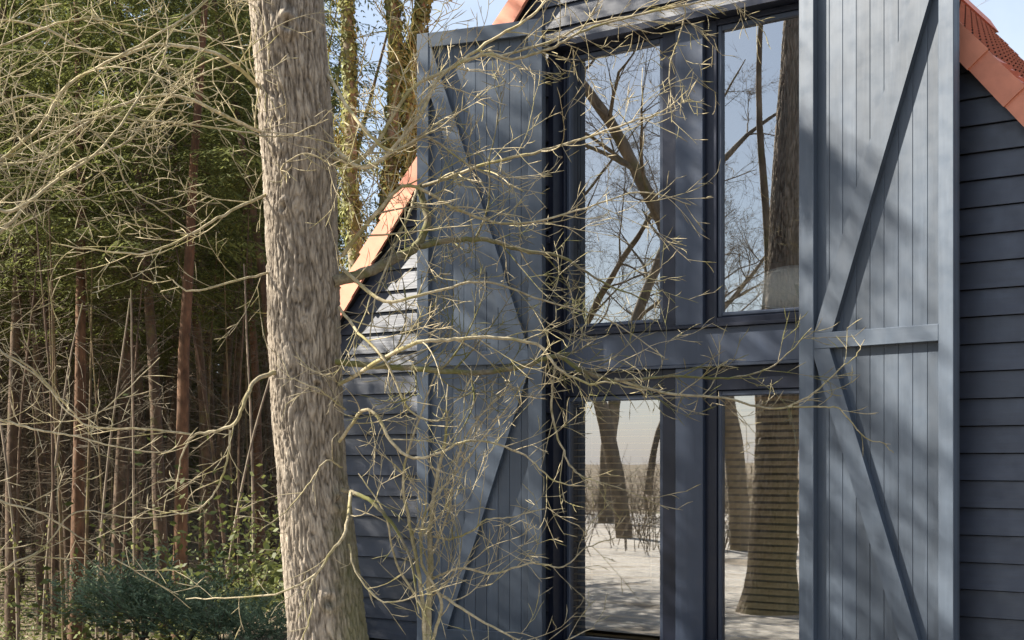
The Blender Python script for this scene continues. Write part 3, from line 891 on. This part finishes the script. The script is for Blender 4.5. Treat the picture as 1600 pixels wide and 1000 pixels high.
S([(674, 870, 8.3), (700, 800, 8.25), (720, 700, 8.2), (760, 640, 8.2), (800, 600, 8.2)], .008, .003, 48, spacing=.14, length=.4, name='limb')

# ================================================================== bare broadleaved trees (built once, copied)
def bare_tree_parts(seed, height, r0, lean=.04):
    rg = random.Random(seed)
    tk, cr = Tubes(), Tubes()
    P = walk(rg, (0, 0, -.15), (lean, 0, 1), height, .5, .035, .03)
    n = len(P)
    tk.add(P, [r0 * (1 - .9 * (i / (n - 1)) ** 1.1) for i in range(n)], 12)
    def rec(p, d, ln, r, lev):
        q = walk(rg, p, d, ln, max(.12, ln / 9), .13, .05)
        m = len(q)
        cr.add(q, [r * (1 - .75 * i / (m - 1)) for i in range(m)], 6 if lev > 1 else (4 if lev == 1 else 3))
        if lev == 0: return
        k = {3: 6, 2: 5, 1: 5}[lev]
        for _ in range(k):
            i = rg.randint(max(1, m // 4), m - 2)
            rec(q[i], side_dir(rg, q[i + 1] - q[i], R(45)), ln * rg.uniform(.35, .62), max(.0035, r * (1 - .75 * i / (m - 1)) * .5), lev - 1)
    for i in range(int(n * .36), n - 1, 2):
        t_ = i / n
        for _ in range(1 if t_ < .5 else 2):
            a = rg.uniform(0, 2 * math.pi); e = rg.uniform(.3, .9)
            d = np.array([math.cos(a), math.sin(a), e])
            rec(P[i], d, height * .30 * (1.25 - t_) * rg.uniform(.6, 1.1), r0 * .36 * (1.1 - t_), 3)
    return tk, cr
BARE = []
for seed, h, r0 in ((3, 13.5, .19), (8, 15.5, .17)):
    tk, cr = bare_tree_parts(seed, h, r0)
    a = np_mesh('trunk', np.concatenate(tk.V), tk.F, True); a.materials.append(M_twig_d)
    b = np_mesh('crown', np.concatenate(cr.V), cr.F, True); b.materials.append(M_twig_d)
    BARE.append((a, b))
def bare_tree(kind, x, y, s, rz, label, group=None):
    t_ = empty('broadleaf_tree', (x, y, gz(x, y)), rz)
    t_.scale = (s, s, s)
    tag(t_, label, 'tree', group)
    for me, nm in zip(BARE[kind], ('trunk', 'crown')):
        o = bpy.data.objects.new(nm, me); col.objects.link(o); o.parent = t_
    return t_
bare_tree(0, 10.2, 27, 1.0, .4, 'bare tree behind the right hand slope of the tiled roof')
bare_tree(1, 14.5, 33, 1.0, 2.1, 'bare tree farther back beyond the right edge of the roof')
bare_tree(1, -2.6, 34, .8, 1.1, 'bare tree far behind the house left of the gable')
REF = 'bare trees mirrored in the window panes'
for i, (x, y, kd, s, rz, lb) in enumerate([
        (-9.6, 4.1, 0, 1.0, 0.3, 'sunlit trunk mirrored in the upper right window pane'),
        (-13.6, 4.5, 1, 1.0, 1.7, 'leaning trunk mirrored in the lower left window pane'),
        (-19.5, 2.4, 0, 1.05, 2.9, 'thin dark trunk mirrored in the upper left window pane'),
        (-18.0, -1.5, 1, 1.0, 4.0, 'bare tree mirrored at the left edge of the right panes')]):
    bare_tree(kd, x, y, s, rz, lb, REF)
FARB = 'far bare trees mirrored in the windows'
for x, y, kd, s, rz in [(-26, 6, 1, 1.1, .2), (-30, 1, 0, 1.1, 1.2), (-27, -4, 1, 1.0, 2.2), (-34, 9, 0, 1.2, 3.1), (-38, -2, 1, 1.2, 4.4), (-36, -9, 0, 1.1, 5.2), (-44, 5, 1, 1.2, .9), (-50, -4, 0, 1.2, 2), (-48, -12, 1, 1.2, 3.3), (-52, 12, 1, 1.2, .1), (-56, 2, 0, 1.3, 5), (-46, 0, 0, 1.1, 1.5), (-41, 9, 0, 1.0, 2.6), (-33, 4, 1, 1.0, 3.9), (-58, -8, 1, 1.2, 4.8), (-60, 7, 0, 1.2, .6)]:
    bare_tree(kd, x, y, s, rz, 'distant bare tree of the row mirrored behind the nearer trunks in the windows', FARB)
SHD = 'bare trees out of view that dapple the house front'
for x, y, kd, s, rz in [(-11.5, 11.6, 1, 1.0, 2.0)]:
    bare_tree(kd, x, y, s, rz, 'bare tree left of the view whose branch shadows fall on the shutters', SHD)

# ================================================================== mossy tree behind the left slope
mt_p = Vector((-1.75, 16.4, 0))
mt = empty('ivy_tree', mt_p)
tag(mt, 'olive green ivy clad tree with several upright stems rising behind the left roof edge', 'tree')
def ivy_leaves(rg, path, radius, count, size):
    V, F = [], []
    path = [np.array(p) for p in path]
    for _ in range(count):
        f = rg.uniform(0, len(path) - 1.001); i = int(f)
        p = path[i] + (path[i + 1] - path[i]) * (f - i)
        a = rg.uniform(0, 2 * math.pi); rr = radius(i / len(path)) * rg.uniform(.85, 1.35) * (1 + .7 * mnoise.noise(Vector((p[2] * 1.3, radius(0) * 50, a * .5))))
        c = p + np.array([math.cos(a) * rr, math.sin(a) * rr, 0])
        nrm = unit(np.array([math.cos(a), math.sin(a), .3]) + np.array([rg.gauss(0, .4) for _ in range(3)]))
        u_ = unit(np.cross(nrm, [0, 0, 1.0])); v_ = np.cross(nrm, u_)
        s = size * rg.uniform(.6, 1.4)
        b = len(V)
        V += [c - v_ * s, c + u_ * s * .6, c + v_ * s * .7, c - u_ * s * .6]
        F.append((b, b + 1, b + 2, b + 3))
    return V, F
def build_ivy_tree():
    rg = random.Random(21)
    def at(x, y): return np.array(pix(x, y, mt_p.y) - mt_p)
    stems = [([at(575, 1000), at(565, 600), at(556, 400), at(548, 280), at(546, 120), at(540, -40), at(528, -300)], .115),
             ([at(580, 1000), at(590, 600), at(600, 380), at(612, 250), at(618, 100), at(612, -40), at(616, -300)], .13),
             ([at(590, 1000), at(615, 560), at(634, 380), at(640, 260), at(640, 130), at(652, 40), at(676, -60)], .10)]
    for i, (P, r) in enumerate(stems):
        P = smooth_path(P, 8)
        tb = Tubes(); tb.add(P, list(np.linspace(r, r * .55, len(P))), 10)
        st = tb.build('stem', M_limb, mt)
        V, F = ivy_leaves(rg, P, lambda t_, r=r: r * (1 - .35 * t_) * (1.25 if i == 2 else 1.0), 3600 if i != 2 else 4600, .035)
        o = link_mesh('ivy', np_mesh('ivy', V, F), M_ivy, st); o['kind'] = 'stuff'
        tw = Tubes()
        shoots(tw, rg, P[8:], lambda t_: .02, .15, 1.4, 2, .02, .13, .04, .005, .14)
        tw.build('branches', M_olive, mt)
build_ivy_tree()

# ================================================================== CONIFER WOOD
def spray_faces(rg, V, F, p, d, ln, wd, droop):
    """a drooping needle spray: thin blades fanned along a twig"""
    d = unit(d)
    sd_ = unit(np.cross(d, [0, 0, 1.0]) + 1e-6)
    n = 5
    for k in range(n):
        t0 = k / n
        c = p + d * ln * t0 + np.array([0, 0, -droop * t0 * t0 * ln])
        for s in (-1, 1):
            dd = unit(d * .8 + sd_ * s * rg.uniform(.5, .95) + np.array([0, 0, rg.uniform(-.55, .1)]))
            l2 = ln * .42 * (1.15 - t0) * rg.uniform(.7, 1.2)
            wv = unit(np.cross(dd, np.array([rg.gauss(0, .4), rg.gauss(0, .4), 1.0]))) * wd
            b = len(V)
            e = c + dd * l2
            V += [c - wv * .5, c + dd * l2 * .45 + wv, e, c + dd * l2 * .45 - wv]
            F.append((b, b + 1, b + 2, b + 3))
def conifer_meshes(seed, height, r0, z0, spread, bark, dead=True, dense=1.0):
    rg = random.Random(seed)
    tk = Tubes()
    P = walk(rg, (0, 0, -.2), (0, 0, 1), height, .8, .012, .05)
    n = len(P)
    tk.add(P, [r0 * (1 - .93 * (i / (n - 1))) for i in range(n)], 10)
    tm = np_mesh('trunk', np.concatenate(tk.V), tk.F, True); tm.materials.append(bark)
    V, F = [], []
    z = z0
    while z < height - .3:
        t_ = (z - z0) / (height - z0)
        Lb = spread * (1 - t_) ** .75 * (.55 + .45 * min(1, t_ * 5)) + .15
        for _ in range(int(rg.randint(4, 6) * dense)):
            a = rg.uniform(0, 2 * math.pi)
            zz = z + rg.uniform(-.15, .15)
            ln = Lb * rg.uniform(.65, 1.15)
            d = np.array([math.cos(a), math.sin(a), .05])
            ns = max(3, int(ln / .22))
            for k in range(1, ns + 1):
                s = ln * k / ns
                p = np.array([0, 0, zz]) + d * s + np.array([0, 0, -.22 * s + .09 * s * s / max(ln, .3) * 1.6 - .05 * s * s])
                for sg in (-1, 1):
                    dd = unit(d * .75 + np.array([-d[1], d[0], 0]) * sg * rg.uniform(.5, 1.0) + np.array([0, 0, rg.uniform(-.7, -.1)]))
                    spray_faces(rg, V, F, p, dd, rg.uniform(.34, .6), .019, .6)
        z += rg.uniform(.38, .55) / dense
    cm = np_mesh('crown', V, F); cm.materials.append(M_needle)
    dm = None
    if dead:
        tb = Tubes()
        for _ in range(150):
            zz = .6 + (z0 + 1.2) * rg.random() ** .6; a = rg.uniform(0, 2 * math.pi)
            q = walk(rg, (r0 * .7 * math.cos(a), r0 * .7 * math.sin(a), zz), (math.cos(a), math.sin(a), rg.uniform(-.5, .1)), rg.uniform(.4, 1.6), .25, .12, -.03)
            tb.add(q, taper(q, .008, .003, False), 3)
            if rg.random() < .7:
                q2 = walk(rg, q[len(q) // 2], side_dir(rg, q[1] - q[0], R(50)), rg.uniform(.2, .6), .15, .12, -.03)
                tb.add(q2, taper(q2, .006, .003, False), 3)
        dm = np_mesh('dead_branches', np.concatenate(tb.V), tb.F, True); dm.materials.append(M_dead)
    return tm, cm, dm
CON = [conifer_meshes(1, 19, .150, 7.4, 2.7, M_spruce_bark), conifer_meshes(2, 21, .135, 8.2, 2.4, M_spruce_bark),
       conifer_meshes(4, 18, .140, 7.6, 2.5, M_pine_bark), conifer_meshes(5, 9.8, .13, .5, 2.2, M_spruce_bark, False, 1.45)]
def conifer(kind, x, y, s, rz, label, group=None, name='spruce_tree'):
    t_ = empty(name, (x, y, gz(x, y)), rz)
    t_.scale = (s, s, s)
    tag(t_, label, 'tree', group)
    for me, nm in zip(CON[kind], ('trunk', 'crown', 'dead_branches')):
        if me is None: continue
        o = bpy.data.objects.new(nm, me); col.objects.link(o); o.parent = t_
    return t_
def cpx(px, d): return (px - CX) / FPX * d
taken = []
def put(px, d, kind, s, rz, label, group=None, name='spruce_tree'):
    x = cpx(px, d); taken.append((x, d))
    conifer(kind, x, d, s, rz, label, group, name)
put(278, 23.5, 2, 1.0, .5, 'red brown trunked conifer, the straightest and reddest in the wood left of the oak', None, 'pine_tree')
put(116, 25.0, 2, 1.0, 2.5, 'brown trunked conifer second from the left among the thick trunks', None, 'pine_tree')
put(411, 31.0, 2, .95, 4.0, 'slim orange brown conifer trunk right beside the oak, partly behind it', None, 'pine_tree')
put(18, 27.0, 0, 1.0, 1.0, 'grey brown spruce trunk close to the left edge of the picture')
rg = random.Random(77)
spots = []
tries = 0
cnt = 0
while cnt < 125 and tries < 4000:
    tries += 1
    d = rg.uniform(24, 62)
    px = rg.uniform(-150, 470) if rg.random() < .85 else rg.uniform(-500, -150)
    x = cpx(px, d)
    if min((math.hypot(x - a, d - b) for a, b in taken), default=9) < 1.55: continue
    if d < 24 + .25 * max(0, -x - 12) or (px < -90 and d < 30): continue
    taken.append((x, d)); spots.append((px, d, rg.choice([0, 1]), rg.uniform(.82, 1.12), rg.uniform(0, 6.28)))
    cnt += 1
ORD = ['first', 'second', 'third', 'fourth', 'fifth', 'sixth', 'seventh', 'eighth', 'ninth', 'tenth', 'eleventh', 'twelfth', 'thirteenth',
       'fourteenth', 'fifteenth', 'sixteenth', 'seventeenth', 'eighteenth', 'nineteenth', 'twentieth', 'twenty-first', 'twenty-second', 'twenty-third', 'twenty-fourth']
spots.sort()
k = 0
for px, d, kd, s_, rz in spots:
    if px < 2:
        lb, gr = 'spruce of the wood standing beyond the left edge of the picture', 'spruces beyond the left edge'
    elif px > 405:
        lb, gr = 'spruce of the wood hidden behind the thick oak trunk', 'spruces hidden behind the oak'
    elif d > 38:
        lb, gr = 'tall thin spruce in the dark wood behind the nearer trunks', 'far spruces of the dim wood'
    else:
        lb, gr = 'grey brown spruce, %s from the left among the nearer grey trunks of the wood' % ORD[min(k, 23)], 'nearer spruces of the dim wood'
        k += 1
    put(px, d, kd, s_, rz, lb, gr)
# a densely branched spruce left of the view, shading the foot of the house
pb = P0 - T * 3.6 + sun_h * 7.0
conifer(3, pb.x, pb.y, .95, .7, 'densely branched spruce left of the view that shades the foot of the house')
pd = P0 - T * 2.5 + sun_h * 8.0
conifer(3, pd.x, pd.y, .97, 4.1, 'densely branched spruce out of view that shades the lower half of the left shutter')
pa = P0 + T * .4 + sun_h * 9.0
conifer(3, pa.x, pa.y, 1.28, 2.7, 'taller densely branched spruce left of the view whose shadow slants across the right shutter')

# far wood: too far to tell its trees apart
def far_wood():
    rg = random.Random(9)
    tb = Tubes(); V, F = [], []
    for _ in range(420):
        d = rg.uniform(62, 92); px = rg.uniform(-500, 640); x = cpx(px, d); z0 = gz(x, d)
        h = rg.uniform(14, 19) if px < 500 else rg.uniform(5, 8)
        r = rg.uniform(.09, .17)
        tb.add([(x, d, z0 - .2), (x + rg.gauss(0, .1), d, z0 + h * .5), (x + rg.gauss(0, .2), d, z0 + h)], [r, r * .7, r * .2], 5)
        for k in range(90):
            zz = z0 + h * (1 - rg.random() ** 1.3 * .72)
            rr = 2.3 * (1 - (zz - z0) / h) + .2; a = rg.uniform(0, 6.283)
            p = np.array([x + rr * rg.random() * math.cos(a), d + rr * rg.random() * math.sin(a), zz])
            dd = unit(np.array([math.cos(a), math.sin(a), rg.uniform(-.6, .1)]))
            wv = unit(np.cross(dd, np.array([rg.gauss(0, .5), rg.gauss(0, .5), 1.0]))) * rg.uniform(.15, .3)
            l2 = rg.uniform(.6, 1.3); b = len(V)
            V += [p - wv * .5, p + dd * l2 * .45 + wv, p + dd * l2, p + dd * l2 * .45 - wv]; F.append((b, b + 1, b + 2, b + 3))
        for k in range(22):                   # undergrowth between the trunks
            p = np.array([x + rg.gauss(0, 1.6), d + rg.gauss(0, 1), z0 + abs(rg.gauss(0, 1.2))])
            wv = np.array([rg.gauss(0, 1), rg.gauss(0, .3), 0]); wv = unit(wv) * rg.uniform(.2, .4); l2 = rg.uniform(.3, .8); b = len(V)
            V += [p - wv, p + np.array([0, 0, l2 * .3]), p + wv, p + np.array([0, 0, -l2 * .6])]; F.append((b, b + 1, b + 2, b + 3))
    o = link_mesh('far_wood', np_mesh('far_wood', V, F), M_needle); tag(o, 'dark far foliage closing the wood behind the trunks', None, None, 'stuff')
    o2 = tb.build('far_trunks', M_spruce_bark); tag(o2, 'crowded far trunks at the back of the wood', None, None, 'stuff')
far_wood()

# thin sunlit poles with ivy in the wood
def thin_pole(px, d, h, r, seed, label):
    rg = random.Random(seed)
    x = cpx(px, d)
    t_ = empty('thin_ivied_tree', (x, d, gz(x, d)))
    tag(t_, label, 'tree', 'thin ivied trees inside the wood')
    tb = Tubes(); P = walk(rg, (0, 0, -.1), (0, 0, 1), h, .4, .02, .05)
    tb.add(P, list(np.linspace(r, r * .4, len(P))), 7); st = tb.build('trunk', M_twig_d, t_)
    V, F = ivy_leaves(rg, P[:len(P) // 2], lambda q: r * 1.5, 46, .04)
    o = link_mesh('ivy', np_mesh('ivy', V, F), M_ivy, t_); o['kind'] = 'stuff'
for i, (px, d, lb) in enumerate([(66, 22.5, 'thin ivied trunk between the two leftmost thick trunks'), (150, 22, 'thin ivied trunk just right of the second thick trunk'), (208, 21.5, 'thin ivied trunk midway between the brown and the red trunk'),
                                 (345, 21, 'thin ivied trunk right of the red brown trunk'), (397, 22, 'thin ivied trunk nearest the oak'), (30, 21, 'thin ivied trunk nearest the left edge')]):
    thin_pole(px, d, 6.5, .03, 200 + i, lb)

# slender poles between the thick trunks
rg = random.Random(404)
pole_me = []
for q_ in range(4):
    tb = Tubes(); P = walk(rg, (0, 0, -.1), (rg.gauss(0, .03), 0, 1), 8.5, .5, .016, .05)
    tb.add(P, list(np.linspace(.036, .010, len(P))), 7)
    for _ in range(45):
        i = rg.randint(1, len(P) - 2); a = rg.uniform(0, 6.283)
        q = walk(rg, P[i], (math.cos(a), math.sin(a), rg.uniform(-.4, .3)), rg.uniform(.2, .8), .15, .1, -.02); tb.add(q, taper(q, .005, .002, False), 3)
    me = np_mesh('trunk', np.concatenate(tb.V), tb.F, True); me.materials.append(M_spruce_bark if q_ % 2 else M_pole); pole_me.append(me)
pl = sorted((rg.uniform(5, 395), rg.uniform(22, 34), rg.randint(0, 3)) for _ in range(20))
for i, (px, d, q_) in enumerate(pl):
    x = cpx(px, d)
    o = link_mesh('young_spruce', pole_me[q_], None); o.location = (x, d, gz(x, d)); o.rotation_euler = (0, 0, i * 1.7); s_ = rg.uniform(.7, 1.25); o.scale = (s_, s_, rg.uniform(.85, 1.1))
    side = 'left of the brown trunk' if px < 116 else ('between the brown and the red brown trunk' if px < 278 else 'between the red brown trunk and the oak')
    tag(o, 'one of the slender bare poles ' + side, 'tree', 'slender poles ' + side)

# blue green low conifers at the wood's edge
def juniper_mesh(seed):
    rg = random.Random(seed); V, F = [], []
    for _ in range(330):
        a = rg.uniform(0, 6.283); e = rg.uniform(.1, 1.45)
        d = np.array([math.cos(a) * math.cos(e), math.sin(a) * math.cos(e), math.sin(e)])
        ln = rg.uniform(.35, .95)
        p = np.array([0, 0, .05]) + d * ln * rg.uniform(.35, 1) * np.array([1.25, 1.25, .85])
        spray_faces(rg, V, F, p, unit(d + np.array([rg.gauss(0, .3), rg.gauss(0, .3), .25])), rg.uniform(.16, .32), .011, .15)
    me = np_mesh('foliage', V, F); me.materials.append(M_juniper)
    tb = Tubes()
    for _ in range(9):
        a = rg.uniform(0, 6.283)
        q = walk(rg, (0, 0, -.08), (math.cos(a) * .7, math.sin(a) * .7, 1), .7, .12, .12, .05); tb.add(q, taper(q, .014, .005, False), 4)
    sm = np_mesh('stems', np.concatenate(tb.V), tb.F, True); sm.materials.append(M_dead)
    return me, sm
JUN = [juniper_mesh(1), juniper_mesh(2)]
for i, (px, d, s, lb) in enumerate([                                    (165, 13.6, .72, 'low blue green conifer bush, leftmost at the bottom of the wood'),
                                    (222, 12.8, .98, 'tallest blue green conifer bush under the red brown trunk'),
                                    (290, 12.4, .8, 'blue green conifer bush midway to the oak'),
                                    (350, 12.0, .66, 'small blue green conifer bush second nearest the oak'),
                                    (418, 11.6, .6, 'blue green conifer bush at the foot of the oak')]):
    t_ = empty('conifer_bush', (cpx(px, d), d, -.05), i * 1.3); t_.scale = (s, s, s)
    tag(t_, lb, 'bush', 'blue green bushes at the edge of the wood')
    for me, nm in zip(JUN[i % 2], ('foliage', 'stems')):
        o = bpy.data.objects.new(nm, me); col.objects.link(o); o.parent = t_

# loose undergrowth of the wood floor
def undergrowth():
    rg = random.Random(31); V, F = [], []
    for _ in range(1700):
        d = 13.2 + 32 * rg.random() ** 1.7; px = rg.uniform(-80, 470); x = cpx(px, d); h = abs(rg.gauss(0, .8)) + .2
        for k in range(14):
            p = np.array([x + rg.gauss(0, .35), d + rg.gauss(0, .35), gz(x, d) + h * rg.random()])
            u_ = unit(np.array([rg.gauss(0, 1), rg.gauss(0, 1), rg.gauss(0, .6)])); v_ = unit(np.cross(u_, [rg.gauss(0, 1), rg.gauss(0, 1), rg.gauss(0, 1)]))
            s = rg.uniform(.02, .06); b = len(V)
            V += [p - u_ * s, p + v_ * s * .5, p + u_ * s, p - v_ * s * .5]; F.append((b, b + 1, b + 2, b + 3))
    o = link_mesh('undergrowth', np_mesh('undergrowth', V, F), M_under); tag(o, 'loose leafy undergrowth on the floor of the wood', None, None, 'stuff')
undergrowth()

# ================================================================== twigs crossing before the oak
G([hp(2.8), (100, 200, 7.2), (250, 190, 7.3), (395, 209, 7.5), (450, 212, 7.5), (482, 200, 7.5), (512, 186, 7.5)], .009, .003, 51, spacing=.16, length=.35)
G([(370, 192, 7.3), (400, 203, 7.4), (470, 212, 7.5), (540, 230, 7.6), (600, 250, 7.6)], .005, .003, 52, spacing=.2, length=.25)
L([(455, 290, 8.0), (440, 262, 7.8), (480, 240, 7.75), (530, 262, 7.75), (590, 255, 7.75)], .006, .0025, 53, spacing=.12, length=.3)
L([(540, 640, 8.05), (500, 610, 7.85), (455, 590, 7.8), (440, 560, 7.8)], .006, .0025, 54, spacing=.14, length=.3)
L([(545, 850, 8.1), (560, 900, 8.0), (600, 940, 7.95), (660, 930, 7.95), (730, 905, 7.95)], .007, .0025, 55, spacing=.12, length=.3)
L([(535, 730, 8.1), (510, 720, 7.95), (480, 760, 7.9), (445, 800, 7.9), (405, 830, 7.9)], .006, .0025, 56, spacing=.14, length=.3)

# brushwood along the drive that the panes mirror
def brushwood():
    rg = random.Random(63); tb = Tubes()
    for _ in range(330):
        a = rg.uniform(9, 40); b = rg.uniform(-.62, .05)
        x = 1 - a; y = 10.3 + a * b
        if -3.6 < x: continue
        for k in range(rg.randint(2, 5)):
            q = walk(rg, (x + rg.gauss(0, .15), y + rg.gauss(0, .15), -.05), (rg.gauss(0, .35), rg.gauss(0, .35), 1), rg.uniform(.5, 2.0), .25, .13, .02)
            tb.add(q, taper(q, .010, .004, False), 3)
            for i in range(1, len(q) - 1):
                if rg.random() < .7:
                    q2 = walk(rg, q[i], side_dir(rg, q[i + 1] - q[i], R(45)), rg.uniform(.2, .6), .12, .12, .05)
                    tb.add(q2, taper(q2, .006, .003, False), 3)
    o = tb.build('brushwood', M_twig_d); tag(o, 'bare brushwood beyond the left edge, mirrored in the lower panes', None, None, 'stuff')
brushwood()

# pale gravel yard beyond the left edge, which the lower panes mirror
def gravel():
    m, nt, b = new_mat('pale_gravel')
    co = nt.nodes.new('ShaderNodeNewGeometry').outputs['Position']
    f = noise_node(nt, co, 26, 5, 0.7); g = noise_node(nt, co, 0.6, 6, 0.65)
    base = ramp(nt, f, [(0.3, (0.24, 0.22, 0.19)), (0.7, (0.55, 0.52, 0.47))])
    base = mixc(nt, ramp(nt, g, [(0.5, 0.0), (0.62, 0.75)]), base, (0.16, 0.12, 0.075))
    nt.links.new(base, b.inputs['Base Color']); b.inputs['Roughness'].default_value = 0.95
    bump(nt, b, f, 0.7, 0.02)
    rg = random.Random(2)
    outl = [(.9, 9.9), (-1.7, 11.3), (-4.4, 10.9), (-7, 10.2), (-12, 9.2), (-18, 8.4), (-25, 7.0), (-26, 1), (-22, -6), (-15, -7), (-9, -3), (-5, 1), (-2, 5), (.8, 7.2)]
    V = [(-8, 5, .065)]; n = 0
    pts = smooth_path([(x, y, .06) for x, y in outl + outl[:1]], 6)[:-1]
    V += [tuple(p) for p in pts]
    F = [(0, i + 1, (i + 1) % len(pts) + 1) for i in range(len(pts))]
    o = link_mesh('gravel_yard', np_mesh('gravel_yard', V, F), m); tag(o, 'pale gravel yard beyond the left edge', None, None, 'structure')
gravel()
